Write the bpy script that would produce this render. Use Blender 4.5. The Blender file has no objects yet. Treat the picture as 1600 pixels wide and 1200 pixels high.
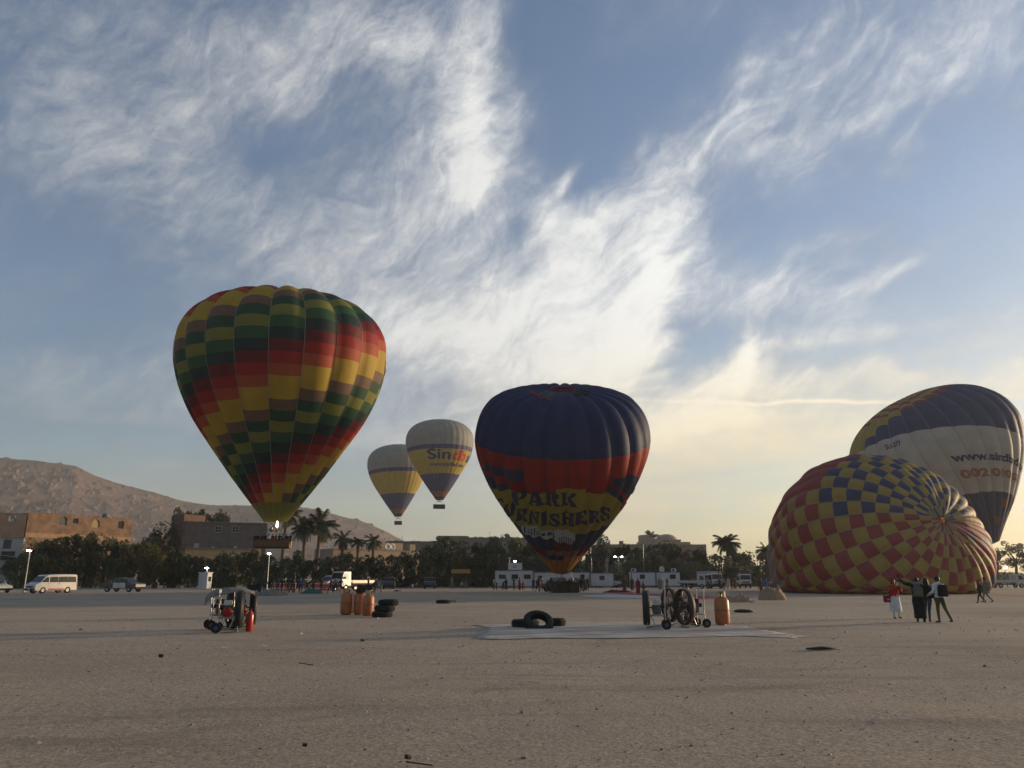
import bpy, bmesh, math, random
import numpy as np
from mathutils import Vector, Matrix, noise
random.seed(7)
R_ = math.radians
PI = math.pi
SC = bpy.context.scene
C = SC.collection

# ------------------------------------------------------------------ camera
FPX = 1180.0                       # focal length in pixels of a 1600 px wide picture
PITCH = math.atan(302.5 / FPX)
CP, SP = math.cos(PITCH), math.sin(PITCH)
EYE = 1.72
cam_d = bpy.data.cameras.new('camera')
cam_d.sensor_width = 36
cam_d.lens = 36 * FPX / 1600
cam_d.clip_start = 0.1
cam_d.clip_end = 20000
cam = bpy.data.objects.new('camera', cam_d)
C.objects.link(cam)
cam.location = (0, 0, EYE)
cam.rotation_euler = (PI / 2 + PITCH, 0, 0)
SC.camera = cam

def ray(px, py):
    a = (px - 800) / FPX
    b = (600 - py) / FPX
    return Vector((a, CP - SP * b, SP + CP * b))
def at(px, py, Y):
    d = ray(px, py)
    d = d * (Y / d.y)
    return Vector((d.x, d.y, d.z + EYE))
def gnd(px, py):
    d = ray(px, py)
    d = d * (EYE / -d.z)
    return Vector((d.x, d.y, 0))

# ------------------------------------------------------------------ exposure, sun, sky
SUN_AZ, SUN_EL = 64.0, 6.0         # degrees clockwise from the view direction, above the horizon
SKY_STRENGTH = 0.095
SC.view_settings.view_transform = 'Standard'
SC.view_settings.look = 'None'
SC.view_settings.exposure = 1.30
SC.view_settings.gamma = 1
SC.view_settings.use_curve_mapping = False
SC.cycles.volume_bounces = 0
SC.cycles.max_bounces = 6
SC.cycles.transparent_max_bounces = 8
SC.cycles.use_denoising = True
sun_d = bpy.data.lights.new('sun', 'SUN')
sun_d.energy = 3.5
sun_d.angle = R_(2.5)
sun_d.color = (1.0, 0.74, 0.46)
sun = bpy.data.objects.new('sun', sun_d)
C.objects.link(sun)
sdir = Vector((math.sin(R_(SUN_AZ)) * math.cos(R_(SUN_EL)), math.cos(R_(SUN_AZ)) * math.cos(R_(SUN_EL)), math.sin(R_(SUN_EL))))
sun.rotation_euler = sdir.to_track_quat('Z', 'Y').to_euler()
sun.location = sdir * 200

world = bpy.data.worlds.new('World')
SC.world = world
world.use_nodes = True
world.cycles.sampling_method = 'MANUAL'
world.cycles.sample_map_resolution = 512
wn, wl = world.node_tree.nodes, world.node_tree.links
wn.clear()
def N(t, **kw):
    n = wn.new(t)
    for k, v in kw.items():
        setattr(n, k, v)
    return n
def L(a, b):
    wl.new(a, b)
def wm(op, a, b=None, c=None):
    n = N('ShaderNodeMath', operation=op)
    for i, v in enumerate((a, b, c)):
        if v is None: continue
        if isinstance(v, (int, float)): n.inputs[i].default_value = v
        else: L(v, n.inputs[i])
    return n.outputs[0]
def wmr(v, a, b, c=0.0, d=1.0, smooth=True):
    n = N('ShaderNodeMapRange')
    n.interpolation_type = 'SMOOTHSTEP' if smooth else 'LINEAR'
    L(v, n.inputs[0])
    for i, x in enumerate((a, b, c, d)): n.inputs[i + 1].default_value = x
    return n.outputs[0]
def wmix(f, a, b):
    n = N('ShaderNodeMix', data_type='RGBA')
    if isinstance(f, float): n.inputs[0].default_value = f
    else: L(f, n.inputs[0])
    for i, v in ((6, a), (7, b)):
        if isinstance(v, tuple): n.inputs[i].default_value = (*v, 1)
        else: L(v, n.inputs[i])
    return n.outputs[2]
tc = N('ShaderNodeTexCoord')
sep = N('ShaderNodeSeparateXYZ')
L(tc.outputs['Generated'], sep.inputs[0])
az = wm('MULTIPLY', wm('ARCTAN2', sep.outputs[0], sep.outputs[1]), 180 / PI)
el = wm('MULTIPLY', wm('ARCSINE', sep.outputs[2]), 180 / PI)
comb = N('ShaderNodeCombineXYZ')
L(az, comb.inputs[0]); L(el, comb.inputs[1])
AE = comb.outputs[0]
def wnoise(vec, scale, detail, rough, rot=0, sx=1, sy=1, off=(0, 0, 0), color=False, dist=0.0):
    m = N('ShaderNodeMapping', vector_type='TEXTURE')
    m.inputs['Location'].default_value = off
    m.inputs['Rotation'].default_value = (0, 0, R_(rot))
    m.inputs['Scale'].default_value = (sx, sy, 1)
    L(vec, m.inputs[0])
    n = N('ShaderNodeTexNoise', noise_dimensions='2D')
    n.inputs['Scale'].default_value = scale
    n.inputs['Detail'].default_value = detail
    n.inputs['Roughness'].default_value = rough
    n.inputs['Distortion'].default_value = dist
    L(m.outputs[0], n.inputs['Vector'])
    return n.outputs['Color' if color else 'Fac']
def wwarp(vec, colr, amt):
    s = N('ShaderNodeVectorMath', operation='SUBTRACT'); L(colr, s.inputs[0]); s.inputs[1].default_value = (.5, .5, .5)
    k = N('ShaderNodeVectorMath', operation='MULTIPLY'); L(s.outputs[0], k.inputs[0]); k.inputs[1].default_value = (amt, amt, 0)
    a = N('ShaderNodeVectorMath', operation='ADD'); L(vec, a.inputs[0]); L(k.outputs[0], a.inputs[1])
    return a.outputs[0]
AE1 = wwarp(AE, wnoise(AE, 0.13, 2, .5, color=True, off=(3, 7, 0)), 4.5)
AE2 = wwarp(AE1, wnoise(AE1, 0.45, 4, .55, color=True, off=(13, 2, 0)), 1.8)
AE3 = wwarp(AE, wnoise(AE, 0.25, 3, .5, color=True, off=(3, 7, 0)), .7)
def azel(px, py):
    d = ray(px, py).normalized()
    return np.array([math.degrees(math.atan2(d.x, d.y)), math.degrees(math.asin(d.z))])
# the banks, plumes and veils of cirrus: centre, half length, half width, slope, weight
STROKES = [
    (500, 70, 230, 100, 8, .50), (610, 40, 110, 60, -20, .30), (450, 130, 170, 60, 20, .20), (560, 190, 120, 70, 30, .18),
    (760, 140, 140, 48, 82, .50), (775, 235, 80, 50, 86, .42), (735, 60, 60, 50, 60, .25), (700, 200, 130, 60, 75, .35), (740, 300, 60, 60, 60, .35),
    (640, 290, 150, 70, 10, .30), (600, 360, 160, 60, 15, .20),
    (893, 277, 48, 12, 48, .7), (868, 325, 50, 26, 90, .55), (950, 335, 60, 18, 25, .45), (900, 380, 80, 50, 60, .40),
    (1010, 330, 90, 45, 60, .28), (1060, 310, 80, 40, 60, .22), (1090, 360, 40, 50, 60, .18),
    (880, 470, 230, 100, 10, .50), (1020, 450, 110, 75, 60, .55), (960, 550, 150, 65, 10, .60), (1050, 420, 60, 55, 60, .30), (760, 520, 180, 80, 0, .25),
    (700, 420, 200, 85, 5, .32), (820, 590, 220, 50, 0, .35), (640, 540, 160, 60, 10, .28),
    (330, 320, 240, 110, -20, .30), (500, 420, 200, 60, -25, .28), (130, 200, 180, 140, 0, .20), (60, 60, 110, 90, 0, .20),
    (120, 610, 320, 80, 0, .26), (450, 600, 220, 70, 0, .22), (180, 430, 120, 20, 10, .08), (560, 690, 240, 30, 2, .30),
    (1300, 150, 340, 80, 24, .26), (1480, 80, 220, 100, 25, .26), (1040, 40, 200, 40, 30, .16), (1330, 40, 200, 40, 28, .16), (1120, 210, 200, 45, 26, .24), (1170, 110, 60, 18, 60, .22), (1380, 170, 200, 18, 26, .18),
    (1430, 190, 110, 9, 52, .22), (1290, 240, 160, 40, 24, .20), (1180, 235, 60, 18, 15, .16), (1250, 60, 160, 14, 30, .14),
    (1370, 440, 80, 14, 28, .55), (1250, 455, 100, 40, 15, .40), (1340, 365, 80, 18, 8, .24), (1390, 275, 70, 14, 6, .20),
    (1168, 560, 52, 13, 78, .60), (1150, 595, 100, 22, 15, .40), (1190, 420, 50, 60, 20, .16), (1250, 540, 130, 24, 15, .30),
    (1400, 595, 170, 20, 4, .50), (1380, 520, 190, 12, 8, .26), (1580, 575, 80, 24, 10, .45), (1560, 500, 100, 34, 8, .20), (1480, 545, 120, 14, 10, .22),
    (1330, 628, 300, 3.5, 1, .55), (1230, 655, 270, 34, 2, .42), (1160, 610, 130, 20, 0, .42), (1120, 690, 210, 56, 0, .50), (960, 660, 210, 64, 0, .50),
    (1080, 770, 340, 40, 0, .40), (1400, 690, 200, 30, 3, .30), (700, 690, 260, 50, 0, .25), (1050, 735, 120, 12, 3, .2),
    # gaps of clear blue
    (80, 520, 200, 50, 0, -.14), (415, 235, 90, 42, 10, -.32), (1020, 120, 170, 75, 30, -.35), (860, 40, 80, 70, 60, -.45), (900, 170, 60, 50, 60, -.35),
    (1340, 310, 230, 50, 8, -.30), (1150, 380, 60, 75, 70, -.32), (1090, 560, 75, 34, 38, -.75), (1560, 260, 90, 120, 60, -.3),
    (60, 385, 150, 50, 0, -.22), (920, 250, 46, 26, 60, -.6), (905, 345, 14, 26, 60, -.3), (1060, 515, 40, 26, 60, -.35), (560, 170, 70, 30, 20, -.1),
]
acc = None
for (px, py, hl, hw, ang, w) in STROKES:
    c = azel(px, py)
    ca, sa = math.cos(R_(ang)), math.sin(R_(ang))
    u = (azel(px + 8 * ca, py - 8 * sa) - c) / 8
    v = (azel(px - 8 * sa, py - 8 * ca) - c) / 8
    m = N('ShaderNodeMapping', vector_type='TEXTURE')
    m.inputs['Location'].default_value = (c[0], c[1], 0)
    m.inputs['Rotation'].default_value = (0, 0, math.atan2(u[1], u[0]))
    m.inputs['Scale'].default_value = (hl * float(np.hypot(*u)), hw * float(np.hypot(*v)), 1)
    L(AE3 if hw <= 18 else AE2, m.inputs[0])
    d = N('ShaderNodeVectorMath', operation='DOT_PRODUCT'); L(m.outputs[0], d.inputs[0]); L(m.outputs[0], d.inputs[1])
    e = wm('EXPONENT', wm('MULTIPLY', d.outputs['Value'], -1.0))
    acc = wm('MULTIPLY_ADD', e, float(w), 0.0 if acc is None else acc)
# fine fibres: long streaks drawn out along the high wind, a curlier second set, and broad veils all round the sky
FV = wwarp(AE, wnoise(AE, 0.10, 2, .5, color=True, off=(40, 9, 0)), 6.0)
f1 = wnoise(FV, 0.16, 12, .66, rot=27, sx=3.6, sy=.75, dist=.15)
f2 = wnoise(FV, 0.40, 12, .66, rot=58, sx=2.4, sy=.6, off=(5, 5, 0), dist=.2)
f3 = wnoise(AE, 0.3, 8, .6, rot=3, sx=7.0, sy=1.1, off=(9, 1, 0))
f4 = wnoise(AE3, .62, 14, .74, rot=40, sx=1.7, sy=.8, off=(2, 8, 0), dist=.1)
AE4 = wwarp(FV, wnoise(FV, 0.35, 4, .55, color=True, off=(4, 19, 0)), 2.2)
f5 = wnoise(AE4, .50, 12, .68, rot=27, sx=6.5, sy=.55, off=(22, 3, 0), dist=.05)
f6 = wnoise(AE4, .50, 12, .72, rot=48, sx=2.6, sy=.65, off=(2, 33, 0), dist=.08)
side = wmr(az, -2.0, 9.0)
fs = N('ShaderNodeMix'); L(side, fs.inputs[0]); L(f6, fs.inputs[2]); L(f5, fs.inputs[3])
fib = wm('ADD', wm('ADD', wm('MULTIPLY', f1, .28), wm('MULTIPLY', f2, .12)), wm('ADD', wm('MULTIPLY', f4, .28), wm('MULTIPLY', fs.outputs[0], .34)))
lowm = wmr(el, 16.0, 4.0)
fibm = N('ShaderNodeMix'); L(lowm, fibm.inputs[0]); L(fib, fibm.inputs[2]); L(f3, fibm.inputs[3])
fibre = fibm.outputs[0]
broad = wnoise(AE, 0.05, 4, .55, rot=20, sx=2, sy=1, off=(31, 17, 0))
outside = wmr(wm('ABSOLUTE', az), 34.0, 48.0)
basec = wm('MULTIPLY', wmr(broad, .35, .75), wm('MULTIPLY_ADD', outside, .4, .20))
cov = wm('ADD', wm('ADD', acc, basec), .10)
contrast = wm('ADD', wm('MULTIPLY_ADD', wmr(cov, 0.0, .6), 1.25, 1.05), wm('MULTIPLY', lowm, .7))
dens = wm('ADD', cov, wm('MULTIPLY', wm('SUBTRACT', fibre, .5), contrast))
alpha = wm('MULTIPLY_ADD', wmr(dens, -.10, 1.15, smooth=False), .86, .08)
# cloud light: thin and shaded parts grey blue, thick parts white; warm towards the low sun
sv = N('ShaderNodeVectorMath', operation='DOT_PRODUCT'); L(tc.outputs['Generated'], sv.inputs[0]); sv.inputs[1].default_value = sdir
near_sun = wmr(sv.outputs['Value'], -.2, 1.0)
shade = wm('ADD', dens, wm('MULTIPLY', wm('SUBTRACT', wnoise(AE2, .20, 10, .68, rot=20, sx=1.8, off=(70, 3, 0)), .5), 1.1))
ccol = wmix(wmr(shade, .0, 1.45), (.118, .150, .208), (.54, .545, .535))
ccol = wmix(wm('MULTIPLY', wmr(el, 21.0, 3.0), wmr(sv.outputs['Value'], .22, .75)), ccol, (.58, .465, .25))
bright = wm('MULTIPLY_ADD', near_sun, .33, .52)
cb = N('ShaderNodeBackground'); L(ccol, cb.inputs[0]); L(bright, cb.inputs[1])
sky = N('ShaderNodeTexSky', sky_type='NISHITA')
sky.sun_disc = False
sky.sun_elevation = R_(SUN_EL)
sky.sun_rotation = R_(SUN_AZ)
sky.altitude = 80
sky.air_density = 1.0
sky.dust_density = 1.4
sky.ozone_density = 3.0
sb = N('ShaderNodeBackground'); L(sky.outputs[0], sb.inputs[0]); sb.inputs[1].default_value = SKY_STRENGTH
mx = N('ShaderNodeMixShader'); L(alpha, mx.inputs[0]); L(sb.outputs[0], mx.inputs[1]); L(cb.outputs[0], mx.inputs[2])
wo = N('ShaderNodeOutputWorld'); L(mx.outputs[0], wo.inputs[0])

# ------------------------------------------------------------------ helpers
MATS = {}
def M(name, col, rough=.85, var=.15, scale=6.0, bump=0.0, bscale=None, metal=0.0, spec=.3, trans=0.0, emit=None, estr=0.0, col2=None, detail=4, stretch=None):
    """procedural material: base colour broken up by noise, optional second tone, fine relief, translucency, glow"""
    if name in MATS: return MATS[name]
    m = bpy.data.materials.new(name); m.use_nodes = True
    n, l = m.node_tree.nodes, m.node_tree.links
    b = n['Principled BSDF']; out = n['Material Output']
    t = n.new('ShaderNodeTexCoord'); co = t.outputs['Object']
    if stretch:
        mp = n.new('ShaderNodeMapping'); mp.inputs['Scale'].default_value = stretch; l.new(co, mp.inputs[0]); co = mp.outputs[0]
    nz = n.new('ShaderNodeTexNoise'); nz.inputs['Scale'].default_value = scale; nz.inputs['Detail'].default_value = detail; l.new(co, nz.inputs[0])
    mr = n.new('ShaderNodeMapRange'); l.new(nz.outputs['Fac'], mr.inputs[0]); mr.inputs[1].default_value = .3; mr.inputs[2].default_value = .7
    mi = n.new('ShaderNodeMix'); mi.data_type = 'RGBA'; l.new(mr.outputs[0], mi.inputs[0])
    c2 = col2 or tuple(c * (1 + var) for c in col)
    mi.inputs[6].default_value = (*[c * (1 - var) for c in col], 1); mi.inputs[7].default_value = (*c2, 1)
    l.new(mi.outputs[2], b.inputs['Base Color'])
    b.inputs['Roughness'].default_value = rough; b.inputs['Metallic'].default_value = metal
    b.inputs['Specular IOR Level'].default_value = spec
    if bump:
        bn = n.new('ShaderNodeTexNoise'); bn.inputs['Scale'].default_value = bscale or scale * 3; bn.inputs['Detail'].default_value = 6; l.new(co, bn.inputs[0])
        bp = n.new('ShaderNodeBump'); bp.inputs['Strength'].default_value = min(1, bump); bp.inputs['Distance'].default_value = .05 * max(1, bump); l.new(bn.outputs['Fac'], bp.inputs['Height']); l.new(bp.outputs[0], b.inputs['Normal'])
    if emit:
        b.inputs['Emission Color'].default_value = (*emit, 1); b.inputs['Emission Strength'].default_value = estr
    if trans:
        tr = n.new('ShaderNodeBsdfTranslucent'); l.new(mi.outputs[2], tr.inputs[0])
        ms = n.new('ShaderNodeMixShader'); ms.inputs[0].default_value = trans
        l.new(b.outputs[0], ms.inputs[1]); l.new(tr.outputs[0], ms.inputs[2]); l.new(ms.outputs[0], out.inputs[0])
    MATS[name] = m
    return m

def tag(o, label, cat, group=None):
    o['label'] = label; o['category'] = cat
    if group: o['group'] = group
    return o
def empty(name, loc, rz=0.0, label=None, cat=None, group=None):
    o = bpy.data.objects.new(name, None); o.empty_display_size = .3; C.objects.link(o)
    o.location = loc; o.rotation_euler = (0, 0, rz)
    if label: tag(o, label, cat, group)
    return o
class MB:
    """collects shapes in one mesh"""
    def __init__(s): s.v = []; s.f = []; s.m = []; s.mats = []
    def mi(s, m):
        if m not in s.mats: s.mats.append(m)
        return s.mats.index(m)
    def add(s, vs, fs, m=None):
        b = len(s.v); s.v += [tuple(v) for v in vs]; s.f += [tuple(b + i for i in f) for f in fs]
        s.m += [s.mi(m) if m else 0] * len(fs); return s
    def box(s, c, d, rz=0, m=None, tilt=None):
        x, y, z = d[0] / 2, d[1] / 2, d[2] / 2
        vs = [Vector((a, b, e)) for a in (-x, x) for b in (-y, y) for e in (-z, z)]
        Q = Matrix.Rotation(rz, 3, 'Z')
        if tilt: Q = Q @ Matrix.Rotation(tilt, 3, 'Y')
        vs = [Q @ v + Vector(c) for v in vs]
        return s.add(vs, [(0, 1, 3, 2), (4, 6, 7, 5), (0, 4, 5, 1), (2, 3, 7, 6), (0, 2, 6, 4), (1, 5, 7, 3)], m)
    def tube(s, path, r, n=6, m=None, caps=True):
        path = [Vector(p) for p in path]; rings = []
        rr = r if isinstance(r, (list, tuple)) else [r] * len(path)
        for i, p in enumerate(path):
            t = (path[min(i + 1, len(path) - 1)] - path[max(i - 1, 0)]).normalized()
            a = t.orthogonal().normalized() if abs(t.z) > .99 else t.cross(Vector((0, 0, 1))).normalized()
            b = t.cross(a)
            rings.append([p + rr[i] * (math.cos(2 * PI * k / n) * a + math.sin(2 * PI * k / n) * b) for k in range(n)])
        vs = [v for q in rings for v in q]; fs = []
        for i in range(len(path) - 1):
            for k in range(n):
                fs.append((i * n + k, i * n + (k + 1) % n, (i + 1) * n + (k + 1) % n, (i + 1) * n + k))
        if caps: fs += [tuple(range(n))[::-1], tuple((len(path) - 1) * n + k for k in range(n))]
        return s.add(vs, fs, m)
    def lathe(s, prof, n=16, c=(0, 0, 0), axis='Z', m=None, caps=None):
        """prof: (radius, height) pairs"""
        vs = []; c = Vector(c)
        for r, h in prof:
            for k in range(n):
                a = 2 * PI * k / n; p = Vector((r * math.cos(a), r * math.sin(a), h))
                if axis == 'X': p = Vector((p.z, p.x, p.y))
                if axis == 'Y': p = Vector((p.x, -p.z, p.y))
                vs.append(p + c)
        fs = [(i * n + k, i * n + (k + 1) % n, (i + 1) * n + (k + 1) % n, (i + 1) * n + k) for i in range(len(prof) - 1) for k in range(n)]
        if caps is None: caps = prof[0][0] != prof[-1][0] or prof[0][1] != prof[-1][1]
        if caps and prof[0][0] > 1e-4: fs.append(tuple(range(n))[::-1])
        if caps and prof[-1][0] > 1e-4: fs.append(tuple((len(prof) - 1) * n + k for k in range(n)))
        return s.add(vs, fs, m)
    def prism(s, poly, y0, y1, m=None, squeeze=None):
        """poly in x,z, extruded in y; squeeze(z) narrows it with height"""
        q = squeeze or (lambda z: 1); n = len(poly)
        vs = [(x, y0 * q(z), z) for x, z in poly] + [(x, y1 * q(z), z) for x, z in poly]
        fs = [tuple(range(n)), tuple(range(n, 2 * n))[::-1]] + [(i, n + i, n + (i + 1) % n, (i + 1) % n) for i in range(n)]
        return s.add(vs, fs, m)
    def mesh(s, name, mats=None, smooth=False, bevel=0.0):
        me = bpy.data.meshes.new(name); me.from_pydata(s.v, [], s.f)
        for m in (s.mats or mats or []): me.materials.append(m)
        if s.mats: me.polygons.foreach_set('material_index', s.m)
        if smooth: me.polygons.foreach_set('use_smooth', [True] * len(s.f))
        bm = bmesh.new(); bm.from_mesh(me); bmesh.ops.recalc_face_normals(bm, faces=bm.faces)
        if bevel:
            es = [e for e in bm.edges if len(e.link_faces) == 2 and e.calc_face_angle() > .6]
            bmesh.ops.bevel(bm, geom=es, offset=bevel, segments=2, affect='EDGES', profile=.6, clamp_overlap=True)
        bm.to_mesh(me); bm.free()
        return me
    def obj(s, name, m=None, parent=None, loc=(0, 0, 0), smooth=False, bevel=0.0, kind=None):
        return link(s.mesh(name, [m] if m else None, smooth, bevel), name, parent, loc, kind)
def link(me, name, parent=None, loc=(0, 0, 0), kind=None):
    o = bpy.data.objects.new(name, me); C.objects.link(o); o.location = loc
    if parent: o.parent = parent
    if kind: o['kind'] = kind
    return o
KIDS = {}
def copy_tree(o, parent=None, **kw):
    c = o.copy(); C.objects.link(c)
    if parent: c.parent = parent
    for ch in KIDS.setdefault(o.name, [x for x in SC.objects if x.parent == o]): copy_tree(ch, c)
    for k in list(kw):
        if kw[k] is not None: c[k] = kw[k]
    return c
def fbm(x, y, z=0, o=4): return noise.fractal(Vector((x, y, z)), 1.0, 2.1, o)

# ------------------------------------------------------------------ ground
def ground_material():
    m = bpy.data.materials.new('desert_ground'); m.use_nodes = True
    n, l = m.node_tree.nodes, m.node_tree.links; b = n['Principled BSDF']
    g = n.new('ShaderNodeNewGeometry')
    def nz(scale, detail, rough, st=(1, 1, 1), rot=0):
        mp = n.new('ShaderNodeMapping'); mp.inputs['Scale'].default_value = st; mp.inputs['Rotation'].default_value = (0, 0, rot); l.new(g.outputs['Position'], mp.inputs[0])
        x = n.new('ShaderNodeTexNoise'); x.inputs['Scale'].default_value = scale; x.inputs['Detail'].default_value = detail; x.inputs['Roughness'].default_value = rough
        l.new(mp.outputs[0], x.inputs[0]); return x.outputs['Fac']
    def mr(v, a, b2, c=0, d=1):
        x = n.new('ShaderNodeMapRange'); l.new(v, x.inputs[0])
        for i, q in enumerate((a, b2, c, d)): x.inputs[i + 1].default_value = q
        return x.outputs[0]
    def mix(f, a, c, mode='MIX'):
        x = n.new('ShaderNodeMix'); x.data_type = 'RGBA'; x.blend_type = mode; l.new(f, x.inputs[0]) if not isinstance(f, float) else setattr(x.inputs[0], 'default_value', f)
        for i, q in ((6, a), (7, c)):
            if isinstance(q, tuple): x.inputs[i].default_value = (*q, 1)
            else: l.new(q, x.inputs[i])
        return x.outputs[2]
    base = mix(mr(nz(.09, 6, .6), .35, .65), (.43, .345, .262), (.66, .54, .412))
    base = mix(mr(nz(.5, 8, .65, (1, 2.2, 1), .2), .38, .68), base, (.57, .46, .345))
    tracks = mr(nz(.35, 5, .6, (.25, 2.6, 1), .12), .56, .66, 0, .45)
    base = mix(tracks, base, (.31, .25, .19))
    base = mix(mr(nz(.045, 6, .65, (1, 1.5, 1), .3), .50, .66, 0, .55), base, (.35, .275, .205))
    # old wheel tracks crossing the field in wide arcs
    def vm(op, a, b2=None):
        x = n.new('ShaderNodeMath'); x.operation = op
        for i, q in enumerate((a, b2)):
            if q is None: continue
            if isinstance(q, (int, float)): x.inputs[i].default_value = q
            else: l.new(q, x.inputs[i])
        return x.outputs[0]
    wob = vm('MULTIPLY', nz(.06, 3, .5), 3.0); patch = mr(nz(.25, 4, .6), .38, .62)
    for cx, cy, rad, st in ((-60, 40, 66, .28), (35, -60, 82, .3), (90, 30, 92, .22), (-20, 140, 112, .3), (10, 60, 44, .2), (140, -90, 175, .25)):
        dn = n.new('ShaderNodeVectorMath'); dn.operation = 'DISTANCE'; l.new(g.outputs['Position'], dn.inputs[0]); dn.inputs[1].default_value = (cx, cy, 0)
        dd = vm('ABSOLUTE', vm('SUBTRACT', vm('ABSOLUTE', vm('SUBTRACT', vm('ADD', dn.outputs['Value'], wob), rad)), .78))
        base = mix(vm('MULTIPLY', mr(dd, .20, .06, 0, st), patch), base, (.30, .25, .20))
    base = mix(mr(nz(1.3, 7, .7), .56, .70, 0, .5), base, (.70, .575, .44))
    grain = mr(nz(22, 8, .82), .40, .60)
    base = mix(mix(.5, grain, grain), mix(.72, base, (.10, .08, .06)), base)
    light = mr(nz(60, 2, .5), .66, .72, 0, .8)
    base = mix(light, base, (.56, .47, .39))
    dark = mr(nz(17, 3, .6), .66, .72, 0, .6)
    base = mix(dark, base, (.10, .08, .065))
    l.new(base, b.inputs['Base Color']); b.inputs['Roughness'].default_value = 1.0; b.inputs['Specular IOR Level'].default_value = .1
    add = n.new('ShaderNodeMath'); add.operation = 'MULTIPLY_ADD'; l.new(nz(5, 6, .7), add.inputs[0]); add.inputs[1].default_value = 3.0; l.new(nz(34, 6, .8), add.inputs[2])
    bp = n.new('ShaderNodeBump'); bp.inputs['Strength'].default_value = .8; bp.inputs['Distance'].default_value = .03; l.new(add.outputs[0], bp.inputs['Height']); l.new(bp.outputs[0], b.inputs['Normal'])
    return m
GM = ground_material()
def gz(x, y):
    """height of the uneven field; zero round anything that stands on it"""
    d = math.hypot(x, y); f = max(0.0, min(1.0, (24 - d) / 8)) 
    return -.004 - .05 * f * (1 + fbm(x * .22, y * .5, 3, 3)) if f > 0 else -.004
xs = [-3000, -1200, -500, -200, -90] + [-48 + i * .6 for i in range(161)] + [90, 200, 500, 1200, 3000]
ys = [-400, -100, -30] + [-8 + i * .5 for i in range(81)] + [36, 60, 110, 200, 500, 1200, 3000]
gb = MB(); nx = len(xs)
gb.v = [(x, y, gz(x, y)) for y in ys for x in xs]
gb.f = [(j * nx + i, j * nx + i + 1, (j + 1) * nx + i + 1, (j + 1) * nx + i) for j in range(len(ys) - 1) for i in range(nx - 1)]
gb.obj('ground', GM, smooth=True, kind='structure')
# loose stones and grit, too many to count
rs = random.Random(3); sb_ = MB(); smats = [M('stone_grey', (.24, .20, .17), scale=20), M('stone_pale', (.42, .35, .28), scale=20), M('stone_dark', (.10, .085, .07), scale=20)]
for k in range(3600):
    y = 6.5 + 30 * rs.random() ** 1.6; x = rs.uniform(-.75, .75) * (y + 4)
    s = rs.choice((.006, .008, .008, .012, .018)) * (1 if rs.random() > .02 else 2.2) * (1 + y / 22); z = gz(x, y)
    q = [(x + s * rs.uniform(.6, 1.3) * math.cos(a), y + s * rs.uniform(.6, 1.3) * math.sin(a), z - .002) for a in (0, 1.6, 3.1, 4.7)]
    sb_.add(q + [(x + s * rs.uniform(-.3, .3), y + s * rs.uniform(-.3, .3), z + s * rs.uniform(.5, .9))], [(0, 1, 4), (1, 2, 4), (2, 3, 4), (3, 0, 4)], smats[rs.choice((0, 0, 0, 1, 2))])
sb_.obj('loose_stones', kind='stuff')['label'] = 'scattered pebbles and grit lying on the sandy field'

# ------------------------------------------------------------------ hills
def hill_z(a):
    pts = [(-75, 640), (-50, 672), (-40, 700), (-34.1, 709), (-32, 714), (-30.2, 724), (-29, 735)]
    return pts
ridge_px = [(-900, 640), (-500, 670), (-200, 695), (0, 709), (60, 714), (120, 724), (150, 739), (200, 757), (240, 765), (290, 779), (340, 786), (400, 788), (450, 785), (500, 791), (560, 809), (600, 825), (626, 838), (650, 856), (700, 885), (760, 902)]
ra, rz_ = [], []
for px, py in ridge_px:
    d = ray(px, py); ra.append(math.atan2(d.x, d.y)); rz_.append(d.z / math.hypot(d.x, d.y))
NA, NR = 700, 100
av = np.linspace(ra[0], ra[-1], NA); rid = np.interp(av, ra, rz_)
hb = MB()
for j in range(NR):
    t = j / (NR - 1)
    for i in range(NA):
        a = av[i]; r = 950 + 800 * t
        crest = 1480.0
        x, y = r * math.sin(a), r * math.cos(a)
        u = (r - 950) / (crest - 950)
        H = rid[i] * crest
        if u <= 1: g = .10 * u + .90 * u ** 1.35
        else: g = 1 - (u - 1) * .7
        n1 = noise.ridged_multi_fractal(Vector((x * .006, y * .006, 1)), 1, 2.1, 5, .9, 2.0) if u > 0 else 0
        n2 = fbm(x * .03, y * .03, 2, 4)
        env = min(1, u * 3) * (1 if u < .96 else .65)
        z = H * g + env * ((n1 - 1.1) * 6 + n2 * 3.2 * (.4 + max(0, fbm(x * .004, y * .004, 9, 3)) * 2.2)) * min(1, H / 90) + env * max(0, fbm(x * .07, y * .07, 5, 3) - .3) * 9 * min(1, H / 90)
        hb.v.append((x, y, max(-1.0, z - (.5 if j else 6))))
hb.f = [(j * NA + i, j * NA + i + 1, (j + 1) * NA + i + 1, (j + 1) * NA + i) for j in range(NR - 1) for i in range(NA - 1)]
hb.obj('hills', M('hill_rock', (.128, .090, .076), var=.3, scale=.02, bump=1.0, bscale=.25, rough=1, spec=.05, detail=9), smooth=False, kind='structure')
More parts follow.
